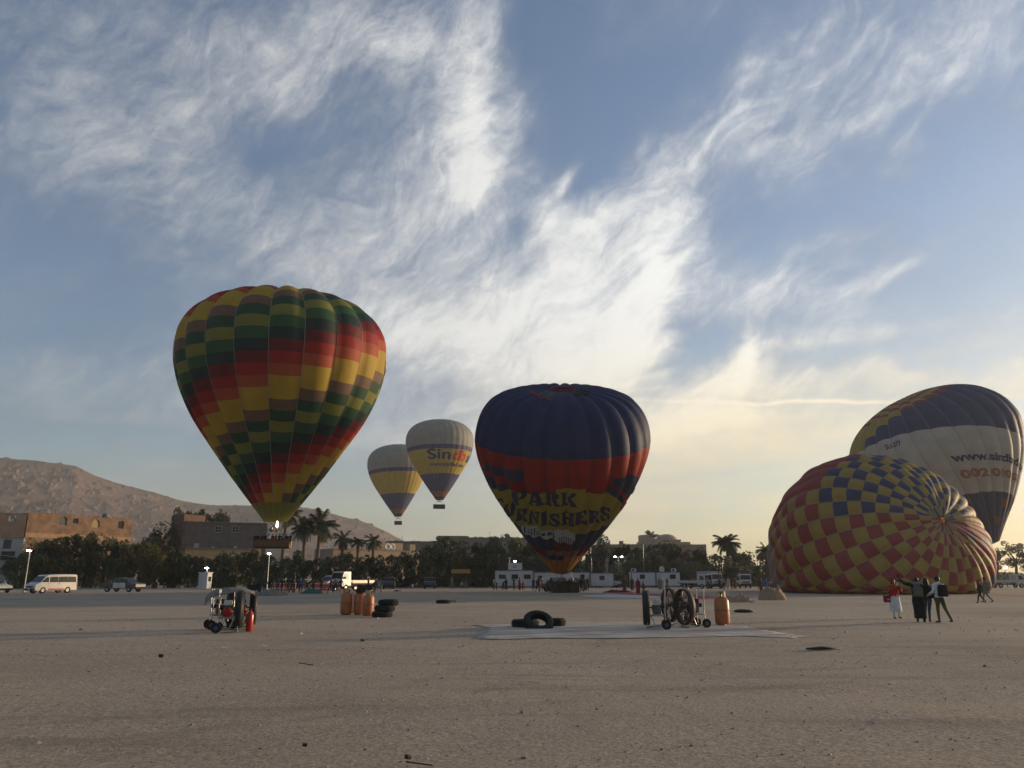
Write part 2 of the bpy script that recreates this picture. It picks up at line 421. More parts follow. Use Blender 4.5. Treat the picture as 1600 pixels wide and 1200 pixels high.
# pale rubble and boulders on the slope
rb = MB(); rs = random.Random(5)
for k in range(2600):
    i = rs.randrange(60, NA - 60); j = rs.randrange(6, 58); v = Vector(hb.v[j * NA + i])
    if fbm(v.x * .006, v.y * .006, 4, 3) < .02 and rs.random() < .8: continue
    s = rs.uniform(.8, 2.4) * (1 + (rs.random() < .06))
    v += Vector((rs.uniform(-4, 4), rs.uniform(-4, 4), 0))
    q = [Vector((rs.uniform(.5, 1.1) * s * math.cos(a), rs.uniform(.5, 1.1) * s * math.sin(a), -s)) + v for a in (0, 1.2, 2.5, 3.8, 5)]
    q += [Vector((rs.uniform(.3, .9) * s * math.cos(a), rs.uniform(.3, .9) * s * math.sin(a), s * rs.uniform(.4, 1.0))) + v for a in (0, 1.2, 2.5, 3.8, 5)]
    rb.add(q, [(a, (a + 1) % 5, 5 + (a + 1) % 5, 5 + a) for a in range(5)] + [(5, 6, 7, 8, 9)])
rb.obj('boulders', M('pale_rock', (.165, .125, .103), var=.25, scale=.2, rough=1, spec=.05), kind='stuff')['label'] = 'pale boulders and rubble strewn over the hillside'

# ------------------------------------------------------------------ hot air balloons
PR_TALL = [(0, .11), (.25, .29), (.6, .52), (1.0, .775), (1.3, .92), (1.55, .99), (1.7, 1.0), (1.85, .98), (2.02, .88), (2.15, .71), (2.24, .47), (2.28, .24), (2.29, 0)]
PR_FLAT = [(0, .11), (.25, .31), (.6, .57), (1.0, .83), (1.25, .95), (1.42, .995), (1.52, 1.0), (1.65, .975), (1.78, .91), (1.89, .80), (1.96, .64), (2.0, .45), (2.01, .24), (2.0, 0)]
PR_ROUND = [(0, .10), (.2, .27), (.5, .52), (.8, .73), (1.05, .88), (1.3, .97), (1.5, 1.0), (1.75, .95), (1.98, .80), (2.15, .58), (2.25, .33), (2.28, .15), (2.29, 0)]
def spline(P_, n=160):
    P_ = np.array(P_, float); out = []
    for u in np.linspace(0, len(P_) - 1, n):
        i = min(int(u), len(P_) - 2); w = u - i
        p = [P_[max(i - 1, 0)], P_[i], P_[i + 1], P_[min(i + 2, len(P_) - 1)]]
        out.append(.5 * ((2 * p[1]) + (-p[0] + p[2]) * w + (2 * p[0] - 5 * p[1] + 4 * p[2] - p[3]) * w * w + (-p[0] + 3 * p[1] - 3 * p[2] + p[3]) * w ** 3))
    return np.array(out)
class Envelope:
    """surface of a balloon: th = angle about its axis, s = 0 at the mouth .. 1 at the crown"""
    def __init__(E, prof, R, k, gores, bulge, th0=0.0, post=None, slack=(0, 0)):
        E.slack = slack
        p = spline(prof) * np.array([R * k, R]); d = np.r_[0, np.cumsum(np.hypot(*np.diff(p, axis=0).T))]
        E.len = d[-1]; E.s = d / d[-1]; E.p = p; E.R = R; E.n = gores; E.b = bulge; E.th0 = th0; E.post = post
    def P(E, th, s, off=0.0, raw=False):
        th = np.asarray(th, float); s = np.asarray(s, float)
        s = s + E.slack[0] * np.cos(th - E.slack[1]) * np.sin(np.clip(s, 0, 1) * np.pi)     # cloth slipped round on one side
        h = np.interp(s, E.s, E.p[:, 0]); r = np.maximum(0, np.interp(s, E.s, E.p[:, 1]))
        ds = 1e-3
        dh = np.interp(s + ds, E.s, E.p[:, 0]) - np.interp(s - ds, E.s, E.p[:, 0]); dr = np.interp(s + ds, E.s, E.p[:, 1]) - np.interp(s - ds, E.s, E.p[:, 1])
        ln = np.hypot(dh, dr) + 1e-9; nr, nh = dh / ln, -dr / ln
        u = ((th - E.th0) * E.n / (2 * np.pi)) % 1.0
        bul = 0 if raw else E.b * (4 * u * (1 - u)) ** .8 * np.minimum(r, E.R * .8) * np.clip(s * 6, 0, 1)
        o = off + bul
        rr = r + nr * o; z = h + nh * o
        out = np.stack([rr * np.cos(th), rr * np.sin(th), z], -1)
        return E.post(out, th, s) if E.post else out
    def normal(E, th, s):
        e = 2e-3
        a = E.P(th + e, s) - E.P(th - e, s); s1 = np.minimum(s + e, 1 - 1e-4); b = E.P(th, s1) - E.P(th, s1 - 2 * e)
        n = np.cross(a, b); return n / (np.linalg.norm(n, axis=-1, keepdims=True) + 1e-12)
def fabric(name, col, trans=.34, var=.10):
    m = M('fabric_' + name, col, rough=.62, var=var, scale=.55, bump=1.0, bscale=1.1, spec=.25, trans=trans + .06, detail=6)
    return m
COL = dict(yellow=(.50, .33, .035), brown=(.19, .115, .075), dgreen=(.030, .085, .045), olive=(.22, .225, .045), green=(.035, .105, .045), teal=(.012, .040, .040),
    maroon=(.16, .012, .018), red=(.36, .018, .014), orange=(.45, .085, .03), navy=(.024, .040, .115), white=(.44, .42, .39), pgrey=(.34, .33, .31), cred=(.33, .075, .07),
    cyellow=(.42, .31, .085), cblue=(.07, .085, .155), gold=(.50, .20, .02), skyellow=(.52, .38, .08), blue=(.07, .09, .20), ink=(.015, .017, .035), rust=(.30, .12, .06), pwhite=(.55, .52, .45))
FB = {k: fabric(k, v) for k, v in COL.items()}
TAPE = M('load_tape', (.30, .27, .22), rough=.7, var=.1)
def frame_matrix(loc, ax, ay):
    a = Vector((math.sin(ax), math.sin(ay), 0)); a.z = math.sqrt(1 - a.x ** 2 - a.y ** 2)
    e1 = Vector((0, 1, 0)).cross(a).normalized(); e2 = a.cross(e1)
    m = Matrix((e1, e2, a)).transposed().to_4x4(); m.translation = loc
    return m
def panel_mesh(E, th, s, mat, name):
    """one sewn panel from a grid of angles and arc positions, with true surface normals"""
    T, S = np.meshgrid(th, s); P = E.P(T, S).reshape(-1, 3); NN = E.normal(T, np.clip(S, 0.002, .997)).reshape(-1, 3)
    nu, nv = len(th), len(s)
    f = [(j * nu + i, j * nu + i + 1, (j + 1) * nu + i + 1, (j + 1) * nu + i) for j in range(nv - 1) for i in range(nu - 1)]
    me = bpy.data.meshes.new(name); me.from_pydata(P.tolist(), [], f); me.materials.append(mat)
    me.polygons.foreach_set('use_smooth', [True] * len(f)); me.normals_split_custom_set_from_vertices(NN.tolist())
    return me
def build_envelope(root, mw, E, rows, colour, nu=7, rowname='fabric_panel', smin=0.0, limit=300, seams=True, tape=None):
    """rows: list of arc positions; panels nearest to facing the camera become parts, the rest one joined part"""
    inv3 = mw.to_3x3(); cand = []
    for r in range(len(rows) - 1):
        for g in range(E.n):
            tc_ = E.th0 + (g + .5) * 2 * PI / E.n; sc_ = (rows[r] + rows[r + 1]) / 2
            p = mw @ Vector(E.P(tc_, sc_)); nn = inv3 @ Vector(E.normal(np.array(tc_), np.array(min(sc_, .99))))
            v = Vector((0, 0, EYE)) - p; f = nn.dot(v) / v.length
            area = (rows[r + 1] - rows[r]) * np.interp(sc_, E.s, E.p[:, 1])
            cand.append((f * area if f > -.02 else -1, r, g))
    cand.sort(reverse=True); rest = MB(); nrm = []
    for k, (f, r, g) in enumerate(cand):
        nv = max(2, int((rows[r + 1] - rows[r]) * E.len / (E.R * .06)) + 1) + 1
        th = np.linspace(E.th0 + g * 2 * PI / E.n, E.th0 + (g + 1) * 2 * PI / E.n, nu); s = np.linspace(rows[r], rows[r + 1], nv)
        mat = FB[colour(r, g)]
        if f > 0 and k < limit: link(panel_mesh(E, th, s, mat, 'fabric_panel'), rowname, root)
        else:
            T, S = np.meshgrid(th, s); P = E.P(T, S).reshape(-1, 3)
            rest.add(P.tolist(), [(j * nu + i, j * nu + i + 1, (j + 1) * nu + i + 1, (j + 1) * nu + i) for j in range(nv - 1) for i in range(nu - 1)], mat)
            nrm += E.normal(T, np.clip(S, .002, .997)).reshape(-1, 3).tolist()
    if rest.v:
        me = bpy.data.meshes.new('far_panels'); me.from_pydata(rest.v, [], rest.f)
        for m in rest.mats: me.materials.append(m)
        me.polygons.foreach_set('material_index', rest.m); me.polygons.foreach_set('use_smooth', [True] * len(rest.f)); me.normals_split_custom_set_from_vertices(nrm)
        link(me, 'fabric_panels', root, kind='stuff')
    if seams:
        sb = MB(); w = .0028
        ss = np.linspace(rows[0], min(rows[-1], .985), 60)
        for g in range(E.n):
            t = E.th0 + g * 2 * PI / E.n
            r = np.maximum(.3, np.interp(ss, E.s, E.p[:, 1])); dt = .030 / r
            a = E.P(t - dt, ss, .022); b = E.P(t, ss, .045); c = E.P(t + dt, ss, .022); n = len(ss)
            vs = [tuple(x) for q in (a, b, c) for x in q]
            sb.add(vs, [(i, n + i, n + i + 1, i + 1) for i in range(n - 1)] + [(n + i, 2 * n + i, 2 * n + i + 1, n + i + 1) for i in range(n - 1)])
        sb.obj('load_tapes', tape or TAPE, root, kind='stuff')
class Finder:
    """finds the spot of an envelope that lies behind a pixel, so print goes where the photograph shows it"""
    def __init__(s, E, mw, t0=-PI, t1=0.0, s0=.02, s1=.99):
        s.T, s.S = np.meshgrid(np.linspace(t0, t1, 500), np.linspace(s0, s1, 360)); P = E.P(s.T, s.S, raw=True)
        m = np.array(mw); P = P @ m[:3, :3].T + m[:3, 3]; y = P[..., 1]; z = P[..., 2] - EYE
        fw = CP * y + SP * z; s.X = 800 + FPX * P[..., 0] / fw; s.Y = 600 - FPX * (CP * z - SP * y) / fw; s.D = fw
    def __call__(s, px, py):
        d = (s.X - px) ** 2 + (s.Y - py) ** 2; k = np.argmin(d + np.where(s.D > np.median(s.D) + 3, 40, 0)); j, i = np.unravel_index(k, s.X.shape)
        j = min(max(j, 1), s.X.shape[0] - 2); i = min(max(i, 1), s.X.shape[1] - 2)
        J = np.array([[s.X[j, i + 1] - s.X[j, i - 1], s.X[j + 1, i] - s.X[j - 1, i]], [s.Y[j, i + 1] - s.Y[j, i - 1], s.Y[j + 1, i] - s.Y[j - 1, i]]]) / 2
        u = np.linalg.lstsq(J.T @ J + 1e-4 * np.eye(2), J.T @ np.array([px - s.X[j, i], py - s.Y[j, i]]), rcond=None)[0]; u = np.clip(u, -1.5, 1.5)
        return float(s.T[j, i] + u[0] * (s.T[0, 1] - s.T[0, 0])), float(s.S[j, i] + u[1] * (s.S[1, 0] - s.S[0, 0]))
def decals(E, root, mat, polys, off, name):
    for p in polys: decal(E, root, mat, [p], off, name)
def decal(E, root, mat, polys, off=.03, name='printed_mark', step=.28, holes=None):
    """flat print: polygons in (angle*R, arc length) cut on a grid and laid on the bulging cloth"""
    bm = bmesh.new()
    for poly in polys:
        vs = [bm.verts.new((x, y, 0)) for x, y in poly]
        try: bm.faces.new(vs)
        except ValueError: pass
    bmesh.ops.triangulate(bm, faces=bm.faces)
    return decal_bm(E, root, mat, bm, off, name, step)
def decal_bm(E, root, mat, bm, off, name, step=.45):
    if not bm.verts: bm.free(); return
    xs_ = [v.co.x for v in bm.verts]; ys_ = [v.co.y for v in bm.verts]
    for ax, lo, hi in ((0, min(xs_), max(xs_)), (1, min(ys_), max(ys_))):
        k = math.ceil(lo / step)
        while k * step < hi:
            co = [0, 0, 0]; co[ax] = k * step; no = [0, 0, 0]; no[ax] = 1
            bmesh.ops.bisect_plane(bm, geom=list(bm.verts) + list(bm.edges) + list(bm.faces), plane_co=co, plane_no=no); k += 1
    arr = np.array([(v.co.x, v.co.y) for v in bm.verts]); P = E.P(arr[:, 0] / E.R, arr[:, 1] / E.len, off)
    for v, p in zip(bm.verts, P): v.co = p
    me = bpy.data.meshes.new(name); bm.to_mesh(me); bm.free(); me.materials.append(mat)
    me.polygons.foreach_set('use_smooth', [True] * len(me.polygons))
    return link(me, name, root)
def text_decal(E, root, mat, txt, th, s, height, width=None, weight=0.0, off=.03, name='lettering', spacing=1.0):
    cu = bpy.data.curves.new('lettering', 'FONT'); cu.body = txt; cu.size = 1; cu.offset = weight; cu.space_character = spacing; cu.resolution_u = 4
    to = bpy.data.objects.new('lettering', cu); C.objects.link(to)
    bpy.context.view_layer.update(); me = bpy.data.meshes.new_from_object(to.evaluated_get(bpy.context.evaluated_depsgraph_get()))
    bpy.data.objects.remove(to); bm = bmesh.new(); bm.from_mesh(me)
    x0 = min(v.co.x for v in bm.verts); x1 = max(v.co.x for v in bm.verts); k = height / .7; kx = width / (x1 - x0) if width else k
    r = float(np.interp(s, E.s, E.p[:, 1]))
    for v in bm.verts: v.co = ((th * E.R + (v.co.x - x0) * kx * E.R / r), s * E.len + v.co.y * k, 0)
    return decal_bm(E, root, mat, bm, off, name, .4 * max(1, height / 2))
def mouth_rig(root, mw, E, basket, nrope=12, mat=None):
    """suspension cables from the mouth of the envelope down to the burner frame; drawn in the envelope's frame"""
    inv = mw.inverted(); b = MB(); r0 = float(E.p[0, 1])
    for k in range(nrope):
        a = 2 * PI * k / nrope; p = Vector((r0 * math.cos(a), r0 * math.sin(a), .1)); q = inv @ Vector(basket[k % 4])
        b.tube([p, q], .02, 4, caps=False)
    b.obj('suspension_cables', M('cable', (.06, .055, .05)), root)
WICK = M('wicker', (.17, .085, .035), var=.35, scale=5, bump=.8, bscale=18, stretch=(1, 1, 3))
def basket_thing(root_name, loc, rz, L_, W_, H_, label, mat=WICK, trim=None, group=None, lit=False, sign=None):
    r = empty(root_name, loc, rz, label, 'balloon basket', group)
    b = MB(); t = .09
    for sx in (-1, 1): b.box((sx * (L_ / 2 - t / 2), 0, H_ / 2), (t, W_ - 2 * t - .006, H_))
    for sy in (-1, 1): b.box((0, sy * (W_ / 2 - t / 2), H_ / 2), (L_, t, H_))
    b.box((0, 0, .06), (L_ - 2 * t - .006, W_ - 2 * t - .006, .1)); b.obj('wicker_wall', mat, r)
    q = MB(); q.box((0, 0, 0), (.07, W_ - .2, H_ - .12))
    for k in range(1, 4): q.box((L_ * (k / 4 - .5) , 0, H_ / 2), (.05, W_ - .2, H_ - .1))
    q.v = q.v[8:]; q.f = q.f[:18]; q.m = q.m[:18]; q.obj('divider', mat, r)
    c = trim or M('leather_trim', (.035, .022, .015), rough=.5)
    rim = MB(); z = H_ + .03; hx, hy = L_ / 2 - t / 2, W_ / 2 - t / 2
    for sy in (-1, 1): rim.tube([(-hx - .05, sy * hy, z), (hx + .05, sy * hy, z)], .07, 8)
    for sx in (-1, 1): rim.tube([(sx * hx, -hy, z), (sx * hx, hy, z)], .068, 8)
    rim.obj('padded_rim', c, r, smooth=True)
    sk = MB()
    for sy in (-1, 1): sk.box((0, sy * (W_ / 2 + .012), .10), (L_ + .03, .02, .2))
    for sx in (-1, 1): sk.box((sx * (L_ / 2 + .012), 0, .10), (.02, W_ + .002, .196))
    sk.obj('leather_skirt', c, r)
    fz = H_ + 1.15; fr = MB(); fl = min(L_ * .4, 1.4); fw_ = W_ * .3
    for a in (-1, 1):
        for e in (-1, 1): fr.tube([(a * hx * .8, e * hy, H_), (a * fl * .6, e * fw_, fz)], .03, 6)
        fr.tube([(-fl * .6, a * fw_, fz), (fl * .6, a * fw_, fz)], .032, 6); fr.tube([(a * fl * .6, -fw_, fz), (a * fl * .6, fw_, fz)], .031, 6)
    fr.obj('burner_frame', M('steel', (.25, .25, .25), rough=.4, metal=.8), r)
    for a in (-1, 1):
        bn = MB(); bn.lathe([(.06, -.25), (.16, -.2), (.17, .05), (.22, .3), (.20, .3), (.14, .05), (0, .02)], 12, (a * .35, 0, fz + .1)); bn.obj('burner', M('steel', (.25, .25, .25)), r, smooth=True)
    if lit:
        fm = M('flame', (1, .5, .1), emit=(1, .62, .25), estr=14); f_ = MB(); f_.lathe([(.04, 0), (.14, .2), (.12, .5), (.05, .8), (0, 1.05)], 10, (.35, 0, fz + .42)); f_.obj('burner_flame', fm, r, smooth=True)
    Q = Matrix.Translation(loc) @ Matrix.Rotation(rz, 4, 'Z')
    return r, [tuple(Q @ Vector((a * fl * .6, e * fw_, fz))) for a, e in ((1, -1), (1, 1), (-1, 1), (-1, -1))]
def make_balloon(label, loc, ax, ay, E, rows, colour, limit=300, group=None, **kw):
    root = bpy.data.objects.new('hot_air_balloon', None); C.objects.link(root); mw = frame_matrix(loc, ax, ay); root.matrix_world = mw
    tag(root, label, 'hot air balloon', group); build_envelope(root, mw, E, rows, colour, limit=limit, **kw)
    return root, mw

# --- tall striped balloon just off the ground
E1 = Envelope(PR_TALL, 14.02 * .95, .948 / .95 * 1.0, 20, .060, th0=R_(-81) - 10 * 2 * PI / 20)
CYC = ['yellow', 'yellow', 'brown', 'dgreen', 'olive', 'green', 'teal', 'maroon', 'red', 'orange']
NROW1 = 30
def col1(r, g):
    if r < 2: return 'olive'
    return CYC[((NROW1 - 1 - r) + (g - 10) + 4) % 10]
rows1 = [i / NROW1 * .995 for i in range(NROW1 + 1)]
b1, mw1 = make_balloon('tall balloon in stepped bands of yellow, green and red, floating low over the trees', (-30.84, 100, 8.80), -.018, -.033, E1, rows1, col1)
F1 = Finder(E1, mw1)
ts = F1(599, 578)
text_decal(E1, b1, FB['maroon'], 'Sindbad', ts[0] - .01, ts[1], 1.0, weight=.02)
k1, tops = basket_thing('balloon_basket', (at(426, 857, 100).x, 100, at(425, 857, 100).z), R_(4), 4.4, 1.6, 1.08, 'long wicker basket crowded with people under the striped balloon, off the ground', lit=True)
mouth_rig(b1, mw1, E1, tops)
sg = MB(); sg.box((2.215, 0, .52), (.02, 1.2, .8)); sg.obj('end_panel', M('basket_panel', (.55, .36, .16), var=.4, scale=6), k1)

# --- dark blue and red balloon with the furnishers' advert
E2 = Envelope(PR_FLAT, 10.08 * .962, 1.08 / .962, 24, .060, th0=R_(-90) - 12 * 2 * PI / 24)
rows2 = [0, .04, .08, .115, .16, .21, .27, .33, .38, .43, .48, .535, .587, .64, .70, .76, .82, .87, .91, .94, .965]
def col2(r, g):
    s = (rows2[r] + rows2[r + 1]) / 2; d = (g - 11.5)
    if s < .08: return 'gold'
    if s < .115: return 'gold' if abs(d) < 3 else 'rust'
    if s < .16: return 'rust' if abs(d) < 2 else 'maroon'
    if s < .21: return 'navy' if abs(d) > 1 else 'maroon'
    if s < .27: return 'red' if d in (.5, 1.5) else 'navy'
    if s < .48: return 'red' if d > 6 and s > .38 else ('red' if s > .43 and abs(d) < 4 else 'navy')
    if s < .587: return 'red'
    return 'navy'
b2, mw2 = make_balloon('dark blue and red balloon advertising PARK FURNISHERS, standing over its basket on the field', (5.81, 93, 2.5), -.0, -.40, E2, rows2, col2, tape=M('dark_tape', (.03, .035, .06)))
F2 = Finder(E2, mw2)
def dpx(Fi, E, pts): return [(t * E.R, s * E.len) for t, s in (Fi(x, y) for x, y in pts)]
def zo(pts): return [(560 + x / 3.404, 590 + y / 3.404) for x, y in pts]
yl = [(688, 572), (760, 590), (830, 585), (900, 602), (1050, 604), (1052, 578), (1200, 578), (1202, 604), (1310, 600), (1352, 622), (1384, 660), (1372, 718), (1310, 772), (1250, 800), (1150, 826), (1050, 830), (960, 812), (880, 780), (800, 748), (742, 712), (706, 655)]
decal(E2, b2, M('print_navy', (.016, .02, .05), rough=.6), [dpx(F2, E2, zo([(660, 560), (690, 540), (800, 560), (820, 600), (1100, 610), (1290, 600), (1330, 575), (1400, 610), (1428, 670), (1412, 740), (1350, 800), (1260, 850), (1180, 880), (1040, 860), (940, 850), (850, 820), (770, 770), (710, 700)]))], .05, 'printed_border')
decal(E2, b2, M('print_yellow', (.40, .27, .03), rough=.6, trans=.3), [dpx(F2, E2, zo(yl))], .09, 'printed_oval')
decals(E2, b2, M('print_navy', (0, 0, 0)), [dpx(F2, E2, zo(q)) for q in ([(690, 445), (770, 470), (885, 492), (888, 545), (840, 540), (782, 522), (870, 522), (760, 512), (700, 490)], [(1345, 528), (1448, 505), (1440, 600), (1400, 610), (1345, 570)], [(980, 925), (1090, 940), (1090, 965), (1010, 960)])], .10, 'printed_swoosh')
decal(E2, b2, M('print_red', (.33, .02, .018), rough=.6, trans=.3), [dpx(F2, E2, zo([(1340, 560), (1400, 600), (1418, 680), (1400, 740), (1330, 800), (1350, 770), (1392, 720), (1400, 670), (1385, 615)]))], .12, 'printed_ring')
# block stencil capitals, each a set of strokes in a unit box
GL = {
 'P': [[(0, 0), (.46, 0), (.46, .08), (.36, .12), (.36, .9), (.46, 1), (0, 1), (0, .92), (.08, .88), (.08, .12), (0, .08)], [(.52, .42), (.75, .42), (.95, .55), (.97, .8), (.8, .97), (.52, 1), (.52, .9), (.66, .85), (.7, .7), (.65, .55), (.52, .5)]],
 'A': [[(0, 0), (.3, 0), (.3, .08), (.22, .1), (.45, .95), (.42, 1), (.3, 1), (.07, .1), (0, .08)], [(.5, 1), (.66, 1), (.93, .1), (1, .08), (1, 0), (.56, 0), (.56, .08), (.63, .12), (.48, .85)], [(.3, .28), (.55, .28), (.52, .38), (.33, .38)]],
 'R': [[(0, 0), (.44, 0), (.44, .08), (.35, .12), (.35, .9), (.44, 1), (0, 1), (0, .92), (.08, .88), (.08, .12), (0, .08)], [(.5, .5), (.72, .52), (.9, .6), (.92, .82), (.78, .97), (.5, 1), (.5, .9), (.62, .86), (.66, .74), (.6, .6), (.5, .58)], [(.52, .46), (.75, .46), (.88, .14), (1, .1), (1, 0), (.7, 0)]],
 'K': [[(0, 0), (.42, 0), (.42, .08), (.34, .12), (.34, .9), (.42, 1), (0, 1), (0, .92), (.08, .88), (.08, .12), (0, .08)], [(.42, .5), (.72, .92), (.66, 1), (1, 1), (.95, .9), (.6, .52)], [(.46, .44), (.62, .5), (.95, .1), (1, 0), (.6, 0), (.64, .1)]],
 'F': [[(0, 0), (.46, 0), (.46, .08), (.36, .12), (.36, .9), (.46, 1), (0, 1), (0, .92), (.08, .88), (.08, .12), (0, .08)], [(.52, 1), (.95, 1), (.95, .72), (.85, .74), (.78, .9), (.52, .92)], [(.46, .45), (.72, .4), (.72, .65), (.46, .56)]],
 'U': [[(0, 1), (.4, 1), (.4, .92), (.32, .9), (.32, .25), (.42, .1), (.42, 0), (.2, .05), (.07, .2), (.07, .9), (0, .92)], [(.48, .1), (.48, 0), (.75, .06), (.86, .25), (.86, .9), (.96, .92), (.96, 1), (.62, 1), (.62, .92), (.7, .9), (.7, .25)]],
 'N': [[(0, 0), (.3, 0), (.3, .08), (.2, .12), (.2, .8), (.08, .9), (.08, .12), (0, .08)], [(0, 1), (.3, 1), (.85, .1), (.85, 0), (.7, 0), (.1, .92)], [(.6, 1), (1, 1), (1, .92), (.9, .9), (.9, .2), (.78, .35), (.78, .9), (.6, .92)]],
 'I': [[(.1, 0), (.46, 0), (.46, 1), (.1, 1), (.1, .92), (.18, .9), (.18, .1), (.1, .08)], [(.54, 0), (.9, 0), (.9, .08), (.82, .1), (.82, .9), (.9, .92), (.9, 1), (.54, 1)]],
 'S': [[(.05, .05), (.15, 0), (.46, 0), (.46, .12), (.25, .16), (.12, .34), (.05, .34)], [(.1, .72), (.2, .94), (.46, 1), (.46, .88), (.34, .8), (.4, .68), (.9, .42), (.92, .2), (.8, .04), (.54, 0), (.54, .12), (.66, .22), (.6, .33), (.2, .5)], [(.54, 1), (.85, 1), (.88, .68), (.8, .68), (.7, .84), (.54, .88)]],
 'H': [[(0, 0), (.42, 0), (.42, .08), (.34, .12), (.34, .88), (.42, .92), (.42, 1), (0, 1), (0, .92), (.08, .88), (.08, .12), (0, .08)], [(.58, 0), (1, 0), (1, .08), (.92, .12), (.92, .88), (1, .92), (1, 1), (.58, 1), (.58, .92), (.66, .88), (.66, .12), (.58, .08)], [(.40, .44), (.60, .44), (.60, .56), (.40, .56)]],
 'E': [[(0, 0), (.44, 0), (.44, 1), (0, 1), (0, .92), (.08, .88), (.08, .12), (0, .08)], [(.5, 1), (.9, 1), (.9, .72), (.8, .76), (.72, .9), (.5, .92)], [(.5, .46), (.66, .4), (.66, .66), (.5, .56)], [(.5, 0), (.92, 0), (.92, .3), (.82, .26), (.72, .1), (.5, .08)]]}
def fat(poly, k=.045):
    n = len(poly); A = sum(poly[i][0] * poly[(i + 1) % n][1] - poly[(i + 1) % n][0] * poly[i][1] for i in range(n)); sg_ = 1 if A > 0 else -1; out = []
    for i in range(n):
        p, q, r = Vector(poly[i - 1]), Vector(poly[i]), Vector(poly[(i + 1) % n]); a = (q - p).normalized(); b = (r - q).normalized()
        m = Vector((a.y + b.y, -a.x - b.x)); m = m / max(.6, m.length ** 2 / 2) if m.length > .1 else Vector((0, 0)); out.append((q.x + sg_ * m.x * k * .7, q.y + sg_ * m.y * k * .5))
    return out
def glyph_row(word, corners, name):
    for ch, (x0, x1, y0, y1, sl) in zip(word, corners):
        polys = [dpx(F2, E2, [(x0 + gx * (x1 - x0), y0 + gy * (y1 - y0) - sl * (gx - .5)) for gx, gy in fat(poly)]) for poly in GL[ch]]
        decal(E2, b2, M('print_navy', (0, 0, 0)), polys, .14, name)
glyph_row('PARK', [(804 + 24.5 * k, 825.5 + 24.5 * k, 783.5 + .9 * k, 763.5 + .9 * k, 0) for k in range(4)], 'letter')
xw = [777, 792, 810, 828, 846, 857, 877, 897, 917, 934, 951]
for k in range(10):
    c_ = (xw[k] + xw[k + 1]) / 2; base = 817 - 22 * ((c_ - 872) / 90) ** 2 * (.62 if c_ > 872 else 1)
    glyph_row('FURNISHERS'[k], [(xw[k] + 1, xw[k + 1] - 1, base, base - 20, 0)], 'letter')
mp = M('print_white', (.55, .53, .48), rough=.6, trans=.3)
decals(E2, b2, mp, [dpx(F2, E2, zo(q)) for q in ([(878, 780), (905, 772), (960, 778), (985, 800), (970, 835), (930, 835), (890, 815)], [(970, 805), (1000, 796), (1035, 805), (1060, 785), (1085, 800), (1110, 795), (1145, 815), (1150, 850), (1130, 872), (1070, 865), (1040, 845), (1000, 845), (972, 830)])], .13, 'printed_emblem')
ink = []
for k in range(7): ink.append([(890 + 13 * k, 782 + 2 * k), (894 + 13 * k, 782 + 2 * k), (900 + 12 * k, 815 + 2 * k), (896 + 12 * k, 815 + 2 * k)])
for k in range(7): ink.append([(1068 + 11 * k, 832 + k), (1072 + 11 * k, 832 + k), (1072 + 11 * k, 864 + k), (1068 + 11 * k, 864 + k)])
ink += [[(980, 812), (1000, 808), (1000, 824), (982, 824)], [(1010, 810), (1030, 812), (1030, 828), (1010, 826)], [(1035, 805), (1040, 803), (1046, 840), (1040, 845)]]
decals(E2, b2, M('print_navy', (0, 0, 0)), [dpx(F2, E2, zo(q)) for q in ink], .17, 'printed_line')
# crown: rim tape, vent cloth sagging and the opening's shade painted as a dark patch
cr = MB(); cr.lathe([(2.2, 0), (2.3, .1), (2.2, .2), (2.1, .1), (2.2, 0)], 40, (0, 0, float(np.interp(.83, E2.s, E2.p[:, 0])) + .2))
vent = MB(); ss_ = np.linspace(.955, .999, 6)
# vent ring
th_ = np.linspace(0, 2 * PI, 49); pv = []
for s_ in (.958, .97, .985, .999): pv.append(E2.P(th_, np.full(49, s_), -.35 - 2.5 * (s_ - .958) * 10, raw=True))
vent.add([tuple(p) for q in pv for p in q], [(j * 49 + i, j * 49 + i + 1, (j + 1) * 49 + i + 1, (j + 1) * 49 + i) for j in range(3) for i in range(48)])
vent.obj('vent_panel', FB['teal'], b2, smooth=True)
rim_ = MB(); rim_.tube([tuple(p) for p in E2.P(th_, np.full(49, .955), .12)], .09, 6, caps=False); rim_.obj('vent_rim', M('print_red', (0, 0, 0)), b2)
ring_px = lambda cx, cy, rx, ry: [(cx + rx * math.cos(a), cy + ry * math.sin(a)) for a in [2 * PI * i / 18 for i in range(18)]]
decal(E2, b2, M('vent_shadow', (.006, .007, .012), rough=.8), [dpx(F2, E2, ring_px(909, 617, 12, 5.5))], .06, 'vent_opening_shade')  # no hole cut: dark patch on the cloth paints the shade inside the opening
decal(E2, b2, M('vent_cloth', (.03, .055, .07), rough=.6, trans=.3), [dpx(F2, E2, ring_px(856, 620, 15, 6.5))], .06, 'vent_cloth')
decal(E2, b2, M('print_red', (0, 0, 0)), [dpx(F2, E2, [(829, 612), (831, 611), (838, 618), (848, 624), (862, 627.5), (862, 629), (847, 626), (836, 620)])], .09, 'vent_cord')
hole = MB(); th2 = np.linspace(R_(-95), R_(-20), 14); o_ = E2.P(th2, np.full(14, .962), .10); i_ = E2.P(th2, np.full(14, .902), .12)
k2, tops = basket_thing('balloon_basket', (gnd(879, 925).x, 92, 0.0), R_(3), 3.1, 1.7, 1.2, 'dark wicker basket standing on the field under the blue and red balloon', mat=M('dark_wicker', (.05, .035, .022), var=.4, scale=5, bump=.8, bscale=18))
mouth_rig(b2, mw2, E2, tops)

